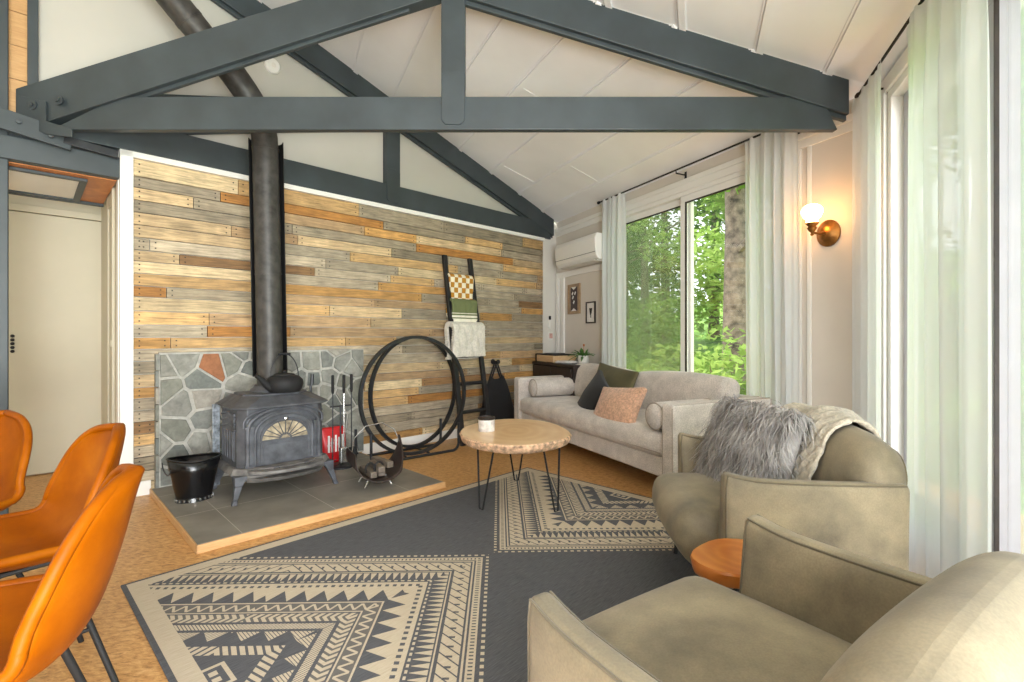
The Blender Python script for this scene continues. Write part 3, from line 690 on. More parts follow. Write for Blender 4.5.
for k, x in enumerate((-.06, -.03, .0, .03, .06)):
    b.b6(x - .008, x + .008, -.074, -.066, .1, .24 - .02 * (k % 2)); b.b6(x - .011, x + .011, -.074, -.066, .15 + .02 * (k % 3), .165 + .02 * (k % 3))
ob('lettering', b, M['paper'], rb)

kb = thing('kindling_cradle', 'dark leather kindling cradle with wire hoop on chrome feet', 'kindling cradle', RW(1.29, 1.02, HZ), AR - .25)
def cradle(u, v):
    a = PI * (-.06 + 1.16 * u); w = .2 * (1 - .25 * abs(u - .5) * 2) ; x = -.17 * math.cos(a) * (1 + .1 * u); z = .2 - .145 * math.sin(a) + (.09 * (u - .75) / .25 if u > .75 else 0) + (.02 if u < .1 else 0)
    k = 1 if u < .72 else max(.12, 1 - (u - .72) / .3)
    return (x, (v - .5) * 2 * w * k, z)
b = MB(); b.grid(cradle, 28, 6); ob('sling', b, M['dkwood'], kb, smooth=True, solid=.006)
b = MB(); b.tube([(-.165, 0, .24), (-.15, 0, .34), (-.07, 0, .42), (.05, 0, .435), (.14, 0, .38), (.185, 0, .28)], .0035, 6); ob('hoop_handle', b, M['chrome'], kb, smooth=True)
for x in (-.07, .07):
    for y in (-.09, .09):
        b = MB(); b.tube([(x * .8, y * .8, .07), (x * 1.35, y, .0)], .006, 8); ob('foot', b, M['chrome'], kb, smooth=True)
M['greywood'] = wood('grey_split_wood', (84, 75, 66), (128, 116, 102), (3, 12, 12))
for k, (x, y, z, a) in enumerate(((-.05, 0, .09, .1), (.04, .02, .09, -.15), (0, -.04, .13, .05), (.06, .03, .14, .25))):
    b = MB(); b.soft((0, 0, 0), (.05, .24, .045), .008, rot=RZ(a)); o = ob('kindling', b, M['greywood'], smooth=30); q = Matrix.Rotation(AR - .25, 3, 'Z') @ Vector((x, y, z)); o.location = kb.location + q; o.rotation_euler = (0, 0, AR - .25)
    tag(o, 'grey split kindling stick lying in the dark leather cradle', 'kindling', 'kindling sticks in the cradle')
for k, x in enumerate((-.06, .0)):
    b = MB(); b.tube([(x + .032 * math.cos(t), -.1, .13 + .045 * math.sin(t)) for t in [PI * (-.15 + 1.3 * i / 14) for i in range(15)]], .007, 6)
    o = ob('iron_loop', b, M['blackmat'], smooth=True); o.location = kb.location; o.rotation_euler = (0, 0, AR - .25); tag(o, 'small black iron loop standing in the kindling cradle', 'iron loop', 'iron loops in the kindling cradle')

# round firewood rack
LA = math.radians(40)
lc = Vector((-.95, 4.62, 0))
lr = thing('firewood_ring', 'empty round black steel firewood rack with two big hoops', 'firewood rack', lc, LA)
R0 = .535
for y, rr, xo, yaw in ((-.1, R0, 0, 0), (.17, R0, .15, math.radians(12))):
    b = MB()
    if 1:
        cz = rr + .04
        n = 72; vs = []
        for k in range(n):
            a = 2 * PI * k / n
            for r, yy in ((rr - .014, y - .016), (rr + .014, y - .016), (rr + .014, y + .016), (rr - .014, y + .016)): vs.append((xo + r * math.cos(a), yy, cz + r * math.sin(a)))
        b.add(vs, [(4 * k + q, 4 * k + (q + 1) % 4, 4 * ((k + 1) % n) + (q + 1) % 4, 4 * ((k + 1) % n) + q) for k in range(n) for q in range(4)])
    b.v = [((p[0] - xo) * math.cos(yaw) - (p[1] - y) * math.sin(yaw) + xo, (p[0] - xo) * math.sin(yaw) + (p[1] - y) * math.cos(yaw) + y, p[2]) for p in b.v]
    ob('hoop', b, M['steel'], lr, smooth=True)
for y in (-.13, .2):
    w, h, r = .45, .27, .07
    pts = [(-w, y, h)] + [(-w + r - r * math.cos(a), y, .012 + r - r * math.sin(a)) for a in [PI / 2 * k / 6 for k in range(7)]] + [(w - r + r * math.sin(a), y, .012 + r - r * math.cos(a)) for a in [PI / 2 * k / 6 for k in range(7)]] + [(w, y, h)]
    b = MB(); b.tube(pts, .013, 8); ob('base_loop', b, M['steel'], lr, smooth=True)
b = MB()
for x in (-.12, .12): b.tube([(x, -.13, .03), (x, .2, .03)], .009, 6)
ob('cross_bar', b, M['steel'], lr, smooth=True)
b = MB(); b.box((-.455, -.108, .86), (.004, .004, .07), rot=RY(.55)); ob('sticker', b, M['paper'], lr)

# ================================================================ blanket ladder with throws
LU0, LV0, LV1, LH = 2.83, .37, .035, 1.985
la = thing('blanket_ladder', 'black wooden blanket ladder leaning on the plank wall', 'ladder', RW(LU0, 0), AR)
def lp(x, z): return Vector((x, -(LV0 + (LV1 - LV0) * z / LH), z))
for s in (-1, 1):
    b = MB(); b.beam(lp(s * .19, 0), lp(s * .175, LH), .05, .036, Vector((1, 0, 0))); ob('rail', b, M['blacktimber'], la, bevel=.004)
RUNG = (.33, .62, .91, 1.19, 1.47, 1.75)
for z in RUNG:
    b = MB(); b.tube([lp(-.19, z), lp(.19, z)], .02, 10); ob('rung', b, M['blacktimber'], la, smooth=True)
def checker():
    N = NT_('checkered_throw'); s = N.n('ShaderNodeSeparateXYZ'); N.l(N.coord(), s.inputs[0]); c = X(N, s.outputs[0]); z = X(N, s.outputs[2])
    k = ((c * (1 / .052)).fl() + (z * (1 / .055)).fl()) * .5
    f = (k.fr() > .25)
    N.set(Base_Color=N.mix(f.v, rgb(236, 226, 200), rgb(178, 124, 36)), Roughness=.9); N.bump(N.noise(N.coord(), 90), .5, .004); return N.mat
def stripes():
    N = NT_('green_striped_throw'); s = N.n('ShaderNodeSeparateXYZ'); N.l(N.coord(), s.inputs[0]); z = X(N, s.outputs[2])
    f = z.within(-.2, -.165).mx(z.within(-.152, -.13)).mx(z.within(-.25, -.205)).mx(z.within(-.112, -.104))
    N.set(Base_Color=N.mix(f.v, rgb(108, 116, 76), rgb(232, 226, 208)), Roughness=.9); N.bump(N.noise(N.coord(), 120), .4, .003); return N.mat
def drape(name, mat, z, w, lf, lb, th, label, wav=.006, ln=0, off=0, lump=0):
    """cloth folded over a rung: front fall lf, back fall lb"""
    p0 = lp(0, z); sl = (LV0 - LV1) / LH; r = .018 + th / 2 + off
    rr = random.Random(int(z * 100)); L = PI * r; T = lf + L + lb
    def fn(u, v):
        s = v * T; x = (u - .5) * w
        if s < lf: y, zz = -r - sl * (lf - s) * -.15, -(lf - s)
        elif s < lf + L: a = (s - lf) / r; y, zz = -r * math.cos(a), r * math.sin(a)
        else: y, zz = r - sl * (s - lf - L) * .4, -(s - lf - L)
        k = wav * math.sin(u * 9 + s * 14 + z * 5) + wav * .6 * math.sin(u * 21 - s * 9)
        e = lump * math.sin(s * 2 * PI / .05) * (1 if abs(u - .5) > .45 else .15)
        return (x * (1 + .03 * math.sin(s * 17 + z)) + math.copysign(e, x), y + (-abs(k) if s < lf + L / 2 else abs(k)), zz)
    b = MB(); b.grid(fn, 26, 60)
    o = ob(name, b, mat, smooth=True, solid=th, loc=RW(LU0, 0) + UR * p0.x - NR * p0.y + Z * z, rz=AR)
    bv = o.modifiers.new('b', 'BEVEL'); bv.width = th * .4; bv.segments = 2; bv.limit_method = 'ANGLE'
    tag(o, label, 'blanket', 'throws on the blanket ladder'); return o
drape('throw_blanket', checker(), 1.75, .335, .27, .42, .022, 'mustard and cream checkered throw over the top ladder rung')
drape('throw_blanket', stripes(), 1.47, .35, .275, .4, .026, 'green throw with cream stripes folded over a ladder rung', off=.006)
drape('throw_blanket', M['fluffy'], 1.19, .41, .29, .32, .055, 'fluffy white throw on the blanket ladder below the green one', .008, lump=.012, off=.01)

# black tote bag hanging on the plank wall
tb = thing('tote_bag', 'limp black fabric tote bag hanging on the plank wall', 'bag', RW(3.363, .014, .81), AR)
b = MB(); b.lathe([(.0, -.03), (.026, -.026), (.03, -.012), (.012, 0)], (0, 0, .01), 12, rot=RX(-PI / 2) @ RZ(0)); b.lathe([(.01, -.1), (.01, 0)], (0, 0, .01), 10, rot=RX(-PI / 2)); b.lathe([(0, -.12), (.024, -.115), (.026, -.1), (.012, -.09)], (0, 0, .01), 12, rot=RX(-PI / 2)); ob('hook', b, M['blackmat'], tb, smooth=True)
for y in (-.05, -.085):
    b = MB(); b.grid(lambda u, v: (lambda t: (math.copysign(abs(t) ** 1.3, t) * .085 + (v - .5) * .022 * (1 if abs(t) > .2 else 1), y, .02 - abs(t) ** 1.15 * .2))(u * 2 - 1), 24, 2); ob('strap', b, M['blackcloth'], tb, smooth=True, solid=.006)
def tote(u, v):
    a = 2 * PI * u; t = v; w = .1 + .23 * t ** .8; d = .02 + .045 * math.sin(PI * min(1, t * .8)); w *= 1 + .02 * math.sin(t * 9)
    ca = math.cos(a); sa = math.sin(a); k = (1 - .08 * t)
    return (w * math.copysign(abs(ca) ** .7, ca) + .02 * t, -.082 + d * math.copysign(abs(sa) ** .8, sa) + .006 * math.sin(a * 5 + t * 6) * t, -.17 - .62 * t + .02 * (1 - t) * math.cos(2 * a))
b = MB(); b.grid(tote, 40, 20, closed_u=True); n = 40; b.f.append(list(range(20 * n, 21 * n))); b.m.append(0); b.c.append(None); ob('pouch', b, M['blackcloth'], tb, smooth=True)

# smoke detector
sd = thing('smoke_detector', 'round white smoke detector high on the white gable', 'smoke detector', RW(.93, -.035, 3.365), AR)
b = MB(); b.lathe([(.062, 0), (.062, -.022), (.05, -.034), (.0, -.036)], n=28, rot=RX(-PI / 2) @ RX(PI) if False else RX(-PI / 2)); ob('housing', b, M['trim'], sd, smooth=True)
b = MB(); b.lathe([(.02, -.03), (.018, -.042), (0, -.043)], n=16, rot=RX(-PI / 2)); ob('sensor', b, M['white'], sd, smooth=True)
# ================================================================ rug
def rug_mat():
    N = NT_('tribal_rug'); s = N.n('ShaderNodeSeparateXYZ'); c = N.n('ShaderNodeTexCoord'); N.l(c.outputs['Object'], s.inputs[0])
    A = X(N, s.outputs[0]); B = X(N, s.outputs[1])               # along the two rug sides, origin where two diamonds touch
    q = .70711
    px = (A - B) * q; py = (A + B) * q                          # axes of the diamonds
    H = .96
    par = ((px * (1 / (2 * H))).fl() + (py * (1 / (2 * H))).fl()) * .5
    pat = par.fr() < .25
    ax = px.pp(H); ay = py.pp(H)
    d = ax.mn(ay) - .012; t = ax.mx(ay)
    def tt(p): return (t * (1 / p)).fr()
    def dd(a, b): return (d - a) * (1 / (b - a))
    CR, DK = 1.0, 0.0
    v = X(N, 0.0)
    acc = (d > 99.0)
    def band(a, b, m=None):
        nonlocal acc
        w = d.within(a, b)
        acc = acc.mx(w * m if m is not None else w)
    tri = lambda p: (tt(p) - .5).abs() * 2
    band(.0, .014, tt(.034) < .5)
    band(.03, .062); 
    slits = (tt(.019) < .38) * d.within(.038, .054)
    band(.07, .078)
    diag = ((t + d) * (1 / .055)).fr() > .14
    dots = ((tt(.055) - .62).abs() < .1) * ((dd(.086, .16) - .5).abs() < .16)
    band(.086, .16, diag)
    band(.172, .178)
    band(.184, .245, tri(.034) > dd(.184, .245) * .75 + .18)
    band(.252, .262, tt(.03) < .55)
    band(.27, .335)
    dots2 = ((tt(.034) - .5).abs() < .24) * d.within(.288, .306)
    saw = (tri(.085) > dd(.335, .42)) 
    band(.335, .42, saw)
    band(.428, .436)
    band(.444, .49, ((tri(.05) - dd(.444, .49)).abs() < .22))
    band(.498, .505)
    chev = ((t + (dd(.512, .566) - .5).abs() * .04) * (1 / .03)).fr() > .42
    band(.512, .566, chev)
    band(.58, .615, ((t - d) * (1 / .014)).fr() > .3)
    band(.63, .7, (tri(.1) > dd(.63, .7) * 1.1 + .1) * (((t + d) * (1 / .016)).fr() > .25))
    band(.715, .765, ((t + d * .6) * (1 / .03)).fr() > .35)
    md = ((t - .9).abs() + (d - .86).abs())
    m2 = ((t * (1 / .2)).fr() - .5).abs() * .2 + (d - .86).abs()
    band(.785, .96, m2.within(.045, .065).mx(m2.within(.0, .018)))
    acc = acc * slits.mx(dots).mx(dots2).inv()
    acc = acc * pat
    # borders
    La, Lb, Wb = -1.36, 1.36, .07
    eda = (A - La).mn((A - Lb) * -1.0); edb = (B - RB0).mn((B - RB1) * -1.0) if False else (B * -1.0 + .97)
    e = eda.mn(edb)
    brd = e.within(.018, .085)
    acc = acc * (e > .085) 
    acc = acc.mx(brd)
    n = N.noise(N.coord((1, 1, 1)), 90, 3); n2 = N.noise(N.coord((6, 120, 1)), 3, 3); g = N.noise(N.coord(), 1.5, 3)
    dark = N.ramp(n2, [(.3, rgb(66, 67, 70)), (.7, rgb(96, 97, 100))]); cream = N.ramp(n2, [(.3, rgb(176, 162, 138)), (.7, rgb(200, 187, 164))])
    grey = rgb(112, 106, 98)
    mid = d.within(.428, .505).mx(d.within(.512, .566)) * pat * (e > .085)
    base = N.mix(acc.v, N.mix((mid * .6).v, dark, grey), cream)
    N.set(Base_Color=base, Roughness=.95); N.bump(n, .35, .003); return N.mat
RA = math.radians(46.5)
T0 = Vector((-.105, 2.511, 0))
b = MB(); b.b6(-1.36, 1.36, -1.5, .97, 0, .01)
rug = ob('area_rug', b, rug_mat(), bevel=.003, loc=T0, rz=RA); tag(rug, 'large charcoal and cream rug with stepped diamond patterns', 'rug')

# ================================================================ sofa along the window
SM = .555
so = thing('sofa', 'long oatmeal fabric sofa in front of the window', 'sofa', SW(2.075, SM), AS)
HL = 1.215
b = MB(); b.soft((0, .0, .225), (2 * HL - .2, .86, .15), .02); ob('base', b, M['sofa'], so, smooth=True)
for s in (-1, 1):
    b = MB(); b.soft((s * (HL - .055), 0, .41), (.11, .95, .52), .022, (.006, 0, .004)); o = ob('arm', b, M['sofa'], so, smooth=True)
    b = MB()
    for x in (s * (HL - .055) - .045, s * (HL - .055) + .045):
        b.tube([(x, -.472, .16), (x, -.473, .64), (x, -.455, .664), (x, .45, .668)], .004, 6)
    ob('piping', b, M['sofaseam'], o, smooth=True)
b = MB(); b.soft((0, .41, .42), (2 * HL - .2, .11, .5), .03); ob('back_frame', b, M['sofa'], so, smooth=True)
b = MB(); b.soft((0, -.06, .375), (2 * HL - .23, .82, .17), .06, (0, .01, .025), n=12); o = ob('seat_cushion', b, M['sofa'], so, smooth=True)
b = MB(); z = .33; b.tube([(-HL + .13, -.468, z), (HL - .13, -.468, z)], .0035, 6); ob('piping', b, M['sofaseam'], o, smooth=True)
for x, w, tl in ((-.56, 1.05, .03), (.53, 1.08, -.02)):
    b = MB(); b.soft((x, .24, .605), (w, .19, .38), .07, (.0, .04, .03), rot=RX(-.16) @ RY(tl), n=10); ob('back_cushion', b, M['sofa'], so, smooth=True)
for x in (-1.05, 1.05):
    for y in (-.36, .36):
        b = MB(); b.lathe([(.014, 0), (.024, .15)], (x, y, 0), 12); ob('leg', b, M['dkwood'], so, smooth=True)
def bolster(label, s):
    t = thing('bolster_cushion', label, 'bolster', SW(2.075 + s * (HL - .215), SM + (.1 if s < 0 else .19), .565), AS, 'bolsters on the sofa')
    prof = [(0, -.27), (.03, -.272), (.075, -.265), (.092, -.245), (.096, -.2), (.097, 0), (.096, .2), (.092, .245), (.075, .265), (0, .27)]
    b = MB(); b.lathe(prof, n=28, rot=RX(PI / 2)); ob('cushion', b, M['sofa'], t, smooth=50)
    for y in (-.25, .25):
        b = MB(); b.tube([(.092 * math.cos(2 * PI * k / 32), y, .092 * math.sin(2 * PI * k / 32)) for k in range(32)], .005, 6, closed=True); ob('piping', b, M['sofaseam'], t, smooth=True)
bolster('oatmeal bolster cushion lying along the far sofa arm by the plank wall', -1)
bolster('oatmeal bolster cushion against the near sofa arm beside the blush pillow', 1)
def pillow(label, mat, s, m, z, w, h, th, lean, yaw, roll=0, puff=.06):
    b = MB(); b.soft((0, 0, 0), (w, th * .35, h), .012, (0, puff, 0), rot=RZ(yaw) @ RX(lean) @ RY(roll), n=12, fn=lambda p: (p[0] * (1 - .1 * (1 - abs(p[0] / (w / 2))) * (p[2] / (h / 2)) ** 2 * 0) - .05 * p[0] * (1 - (2 * p[2] / h) ** 2), p[1], p[2] - .05 * p[2] * (1 - (2 * p[0] / w) ** 2)))
    o = ob('throw_pillow', b, mat, smooth=60, loc=SW(s, m, z), rz=AS); return tag(o, label, 'pillow', 'throw pillows on the sofa')
pillow('olive velvet square pillow leaning at the sofa back', M['velvetdk'], 1.9, .50, .60, .54, .48, .12, -.32, .1, .12)
pillow('black square pillow tilted in front of the olive one', M['blackcloth'], 1.97, .76, .55, .48, .44, .13, -.5, -.3, .3)
pillow('blush pink boucle pillow nearest the near bolster', M['blush'], 2.5, .88, .545, .54, .35, .14, -.5, -.05, -.1, .07)

# ================================================================ coffee table
def blob(n, rx, ry, seed, amp=.05):
    r = random.Random(seed); ph = [r.uniform(0, 6.28) for _ in range(9)]
    out = []
    for k in range(n):
        a = 2 * PI * k / n; f = 1 + sum(amp / (i + 1) * math.sin((i + 2) * a + ph[i]) for i in range(5))
        out.append((rx * f * math.cos(a), ry * f * math.sin(a)))
    return out
ct = thing('coffee_table', 'live edge wood slab coffee table on black hairpin legs', 'coffee table', (.02, 3.39, 0), .05)
def live_slab(par, n, rx, ry, seed, z0, z1, mt, mbk, amp, name='slab_top'):
    top = blob(n, rx, ry, seed, amp); r = random.Random(seed + 1); b = MB()
    lv = []
    for t, k in ((0, .93), (.15, .965), (.5, .99), (.85, 1.005), (1, .985)):
        lv.append([(x * k * (1 + r.uniform(-.012, .012) * (t < 1)), y * k * (1 + r.uniform(-.012, .012) * (t < 1)), z0 + (z1 - z0) * t) for x, y in top])
    vs = [p for l in lv for p in l]
    for j in range(len(lv) - 1):
        pass
    b.add(vs, [(j * n + k, j * n + (k + 1) % n, (j + 1) * n + (k + 1) % n, (j + 1) * n + k) for j in range(len(lv) - 1) for k in range(n)], 1)
    b.add(lv[-1], [tuple(range(n))], 0); b.add(lv[0], [tuple(range(n))[::-1]], 1)
    return ob(name, b, [mt, mbk], par, smooth=35)
live_slab(ct, 72, .355, .49, 3, .41, .47, M['slabtop'], M['bark'], .04)
def hairpin(par, x, y, ang, h, sp=.075, lean=.04, name='leg'):
    c, s = math.cos(ang), math.sin(ang); px, py = -s, c
    top = [(x + px * sp, y + py * sp), (x - px * sp, y - py * sp)]; fx, fy = x + c * lean, y + s * lean
    pts = [(top[0][0], top[0][1], h)] + [(fx + px * .016 * math.cos(a), fy + py * .016 * math.cos(a), .022 - .016 * math.sin(a)) for a in [PI * k / 8 for k in range(9)]] + [(top[1][0], top[1][1], h)]
    b = MB(); b.tube(pts, .0062, 8); b.box((x, y, h - .002), (.05, .17, .004), ang); return ob(name, b, M['blackmat'], par, smooth=True)
for x, y in ((-.2, -.2), (.22, -.26), (.03, .35)): hairpin(ct, x, y, math.atan2(y, x), .408)
jr = thing('candle_jar', 'small white birch candle jar with dark lid on coffee table', 'candle', (-.175, 3.37, .4705), .3)
b = MB(); b.lathe([(0, 0), (.055, 0), (.057, .004), (.057, .075), (.054, .08), (0, .08)], n=28)
M['birch'] = plain('birch_bark', (212, 206, 200), .7, var=.16, scale=26)
ob('jar', b, M['birch'], jr, smooth=30)
b = MB(); b.lathe([(0, .08), (.058, .08), (.06, .084), (.06, .094), (.052, .097), (.05, .09), (0, .09)], n=28); ob('lid', b, M['dkwood'], jr, smooth=30)

# ================================================================ armchairs
def armchair(label, loc, rz):
    t = thing('armchair', label, 'armchair', loc, rz, 'olive velvet armchairs')
    W2 = .40
    b = MB(); b.soft((0, -.13, .31), (.64, .70, .25), .075, (0, .02, .03), n=12, fn=lambda p: (p[0], p[1] + (.07 * (-p[2] / .125) if p[1] < 0 and p[2] < 0 else 0), p[2])); o = ob('seat_cushion', b, M['velvet'], t, smooth=60)
    b = MB(); b.b6(-.36, .36, -.36, .22, .17, .21); ob('underframe', b, M['blackmat'], t, bevel=.01)
    for s in (-1, 1):
        # slab arm: thin pillow with knife edges, front top corner a little peaked
        def f(p):
            k = (p[1] + .315) / .63
            pk = .022 * max(0, 1 - (p[1] + .315) / .16) ** 2 if p[2] > .15 else 0
            return (s * .05 + (p[0] - s * .05) * (1 - .42 * max(0, p[2] + .05) / .25), p[1], p[2] + pk + (-.006 * math.sin(PI * k) if p[2] > .15 else 0))
        b = MB(); b.soft((s * (W2 - .045), -.02, .395), (.1, .63, .41), .03, (.016, .0, .0), n=12, fn=f); o = ob('arm', b, M['velvet'], t, smooth=60)
        for sd in (-1, 1):
            b = MB(); c = Vector((s * (W2 - .045), -.02, .395)); pts = []
            e = .0425
            for y, z in [(-.3062, -.17), (-.3062, 0), (-.3062, .15)] + [(-.3 + .6 * k / 14, .1972) for k in range(15)]: q = f(Vector((sd * e, y, z))); pts.append(c + Vector((q[0], q[1], q[2])))
            b.tube(pts, .0035, 6); ob('piping', b, M['seam'], o, smooth=True)
    def g(p):
        x = p[0] / .40; top = max(0, p[2]) / .27
        wk = min(1, max(0, (p[2] - .02) / .1)); wk = .86 + .13 * wk * wk * (3 - 2 * wk)
        return (p[0] * wk * (1 - .05 * top * top), p[1] * (1 - .12 * top), p[2] - .05 * x ** 4 * (p[2] > 0) )
    b = MB(); b.soft((0, .215, .49), (.8, .2, .5), .09, (.0, .03, .02), rot=RX(-.13), n=14, fn=g); o = ob('backrest', b, M['velvet'], t, smooth=60)
    b = MB(); R = RX(-.13); pts = []; hx, hz, yy = .4 - .0264, .25 - .0264, .1 - .0264; rr = .0636
    path = [(-hx, -.1), (-hx, hz - rr)] + [(-hx + rr - rr * math.cos(a), hz - rr + rr * math.sin(a)) for a in [PI / 2 * k / 5 for k in range(1, 6)]]
    path += [(-hx + rr + (2 * hx - 2 * rr) * k / 16, hz) for k in range(1, 17)] + [(hx - rr + rr * math.sin(a), hz - rr + rr * math.cos(a)) for a in [PI / 2 * k / 5 for k in range(1, 6)]] + [(hx, -.1)]
    for x, z in path:
        t_ = (x / .4, yy / .1, z / .25)
        q = Vector((x, yy + .03 * t_[1] * (1 - t_[0] ** 2) * (1 - t_[2] ** 2), z + .02 * t_[2] * (1 - t_[0] ** 2) * (1 - t_[1] ** 2)))
        pts.append(Vector((0, .215, .49)) + R @ Vector(g(q)))
    b.tube(pts, .004, 6); ob('piping', b, M['seam'], o, smooth=True)
    for x in (-.31, .31):
        for y in (-.34, .2):
            b = MB(); b.tube([(x, y, .19), (x * 1.04, y * 1.06, 0)], [.014, .01], 10); ob('leg', b, M['blackmat'], t, smooth=True)
    return t
A_LOC, A_RZ = Vector((1.154, 2.153, 0)), math.radians(-96.9)
B_LOC, B_RZ = Vector((.547, .911, 0)), math.radians(-146)
armchair('olive velvet armchair holding a shaggy grey cushion by the window', A_LOC, A_RZ)
armchair('empty olive velvet armchair, the one closest to the viewer', B_LOC, B_RZ)
def at_chair(loc, rz, x, y, z): return loc + Matrix.Rotation(rz, 3, 'Z') @ Vector((x, y, z))

# shaggy cushion and knitted throw
sc = thing('shaggy_cushion', 'shaggy grey long haired cushion on the window armchair', 'pillow', at_chair(A_LOC, A_RZ, -.11, -.07, .60), A_RZ + .35)
b = MB(); b.soft((0, 0, 0), (.46, .1, .42), .04, (0, .06, 0), rot=RX(-.35), n=10); core = ob('core', b, M['fur'], sc, smooth=60)
r3 = random.Random(8); b = MB()
Rm = RX(-.35)
for k in range(7500):
    face = r3.random()
    x = r3.uniform(-.23, .23); z = r3.uniform(-.21, .215); t = (1 - (x / .235) ** 2) * (1 - (z / .22) ** 2)
    y = -(.045 + .055 * max(0, t)) if face < .72 else (.045 + .05 * max(0, t)) if face < .85 else r3.uniform(-.04, .04)
    nrm = Vector((x * 1.2, -1 if face < .72 else 1, .3 + z * 2))
    if face >= .85: z = .2; nrm = Vector((x * 3, r3.uniform(-1, .6), 1.2))
    if abs(x) > .19 and r3.random() < .6: nrm = Vector((math.copysign(1, x), -.4, .5))
    p = Rm @ Vector((x, y, z)); nrm = (Rm @ nrm).normalized()
    L = r3.uniform(.06, .15); w = r3.uniform(.0014, .003); vel = nrm + Vector((r3.gauss(0, .35), r3.gauss(0, .35), r3.gauss(0, .35)))
    side = vel.cross(Vector((r3.gauss(0, 1), r3.gauss(0, 1), r3.gauss(0, 1)))).normalized(); vs = []
    cur = Vector(p); S = 4; cv = Vector((r3.gauss(0, .25), r3.gauss(0, .2), 0))
    for i in range(S + 1):
        ww = w * (1 - .8 * i / S); vs += [cur - side * ww, cur + side * ww]
        vel = (vel * .55 + Vector((0, 0, -.62)) + cv).normalized(); cur = cur + vel * L / S
    b.add(vs, [(2 * i, 2 * i + 1, 2 * i + 3, 2 * i + 2) for i in range(S)])
ob('fur', b, M['fur'], sc, kind='stuff')

def throw_fn(u, v):
    x = -.37 + .5 * u + .04 * math.sin(v * 5); s = v
    R = RX(-.13); k = .006 * math.sin(u * 70) * math.sin(v * 60) + .012 * math.sin(u * 9 + v * 4)
    xe = abs(x / .4); top = .29 - .05 * xe ** 4
    # path over the backrest: down the seat side, over the top, down behind
    if s < .42: t = s / .42; y, z = -.15 + .02 * t - .02 * math.sin(PI * t), -.12 + t * (top + .005)
    elif s < .62: a = (s - .42) / .2 * PI; y, z = -.13 * math.cos(a), top - .115 + .13 * math.sin(a)
    else: t = (s - .62) / .38; y, z = .13 + .03 * math.sin(PI * t), top - .115 - t * .3
    q = R @ Vector((x, y + (k if s > .5 else -k), z + (k if .4 < s < .65 else 0)))
    return (q.x, q.y + .215, q.z + .49)
b = MB(); b.grid(throw_fn, 40, 60); o = ob('knitted_throw', b, M['creamknit'], smooth=True, solid=.012, loc=A_LOC, rz=A_RZ); tag(o, 'cream knitted throw draped over the back of the window armchair', 'blanket')

# small side table between the armchairs
sd = thing('side_table', 'small orange cedar slab side table between the two olive armchairs', 'side table', (.755, 1.62, 0), .5)
live_slab(sd, 28, .17, .13, 12, .35, .398, M['stumptop'], M['stumptop'], .05)
for a in (.6, 2.7, 4.6): hairpin(sd, .09 * math.cos(a), .075 * math.sin(a), a, .352, .035, .02)

# ================================================================ dining chairs
PRO = [(-.235, .452, .205), (-.225, .468, .215), (-.18, .474, .228), (-.06, .458, .235), (.06, .446, .236), (.13, .452, .234), (.175, .482, .232), (.205, .53, .228), (.228, .597, .22), (.248, .67, .207), (.258, .715, .192), (.266, .748, .17), (.272, .772, .142), (.277, .789, .108), (.28, .799, .07), (.281, .804, .034), (.2815, .806, .008)]
def shell(u, v, k=0):
    f = v * (len(PRO) - 1); i = min(int(f), len(PRO) - 2); t = f - i
    def cr(j, c):
        g = lambda q: PRO[max(0, min(len(PRO) - 1, q))][c]
        p0, p1, p2, p3 = g(j - 1), g(j), g(j + 1), g(j + 2)
        return .5 * (2 * p1 + (p2 - p0) * t + (2 * p0 - 5 * p1 + 4 * p2 - p3) * t * t + (3 * p1 - p0 - 3 * p2 + p3) * t ** 3)
    y, z, w = cr(i, 0), cr(i, 1), cr(i, 2)
    s = 2 * u - 1; a = s * abs(s) ** .05
    back = max(0, min(1, (f - 4) / 4)); back = back * back * (3 - 2 * back)
    seat = 1 - back
    lift = (.055 * seat * max(0, 1 - abs(f - 4) / 7)) * abs(s) ** 2.6 + .01 * abs(s) ** 3 * seat
    wrap = .085 * back * max(0, 1 - max(0, f - 8) / 9) * abs(s) ** 2.2
    return Vector((w * a, y - wrap, z + lift + .04 * abs(s) ** 2.5 * math.sin(PI * min(1, back)) ))
def dining_chair(label, loc, rz):
    t = thing('dining_chair', label, 'chair', loc, rz, 'tan leather dining chairs')
    b = MB(); b.grid(lambda u, v: shell(u, v), 20, 45); ob('shell', b, M['leather'], t, smooth=180, solid=.024, sub=1)
    rim = [shell(0, v / 45) for v in range(46)] + [shell(.5, 1)] + [shell(1, v / 45) for v in range(45, -1, -1)] + [shell(u / 20, 0) for u in range(19, 0, -1)]
    b = MB(); b.tube(rim, .0135, 8, closed=True); ob('rim', b, M['leather'], t, smooth=180)
    b = MB(); b.b6(-.1, .1, -.1, .1, .425, .44); ob('seat_plate', b, M['steel'], t, bevel=.006)
    for sx in (-1, 1):
        for sy in (-1, 1):
            b = MB(); b.tube([(sx * .13, sy * .11, .42), (sx * .235, sy * .225, 0)], [.0095, .0085], 10); ob('leg', b, M['blackmat'], t, smooth=True)
    b = MB()
    for sx in (-1, 1): b.tube([(sx * .178, -.162, .225), (sx * .178, .162, .225)], .006, 8)
    b.tube([(-.178, -.162, .225), (.178, -.162, .225)], .006, 8); ob('stretcher', b, M['blackmat'], t, smooth=True)
    return t
def face(deg): return math.radians(deg + 90)          # chair front is -y
def chair_at(label, bx, by, deg):
    rz = face(deg); d = Matrix.Rotation(rz, 3, 'Z') @ Vector((0, .26, 0)); dining_chair(label, Vector((bx, by, 0)) - d, rz)
chair_at('tan leather dining chair closest to the viewer, at lower left', -.89, 1.135, -148)
chair_at('tan leather dining chair in the middle, in front of the hall door', -1.37, 1.69, -127)
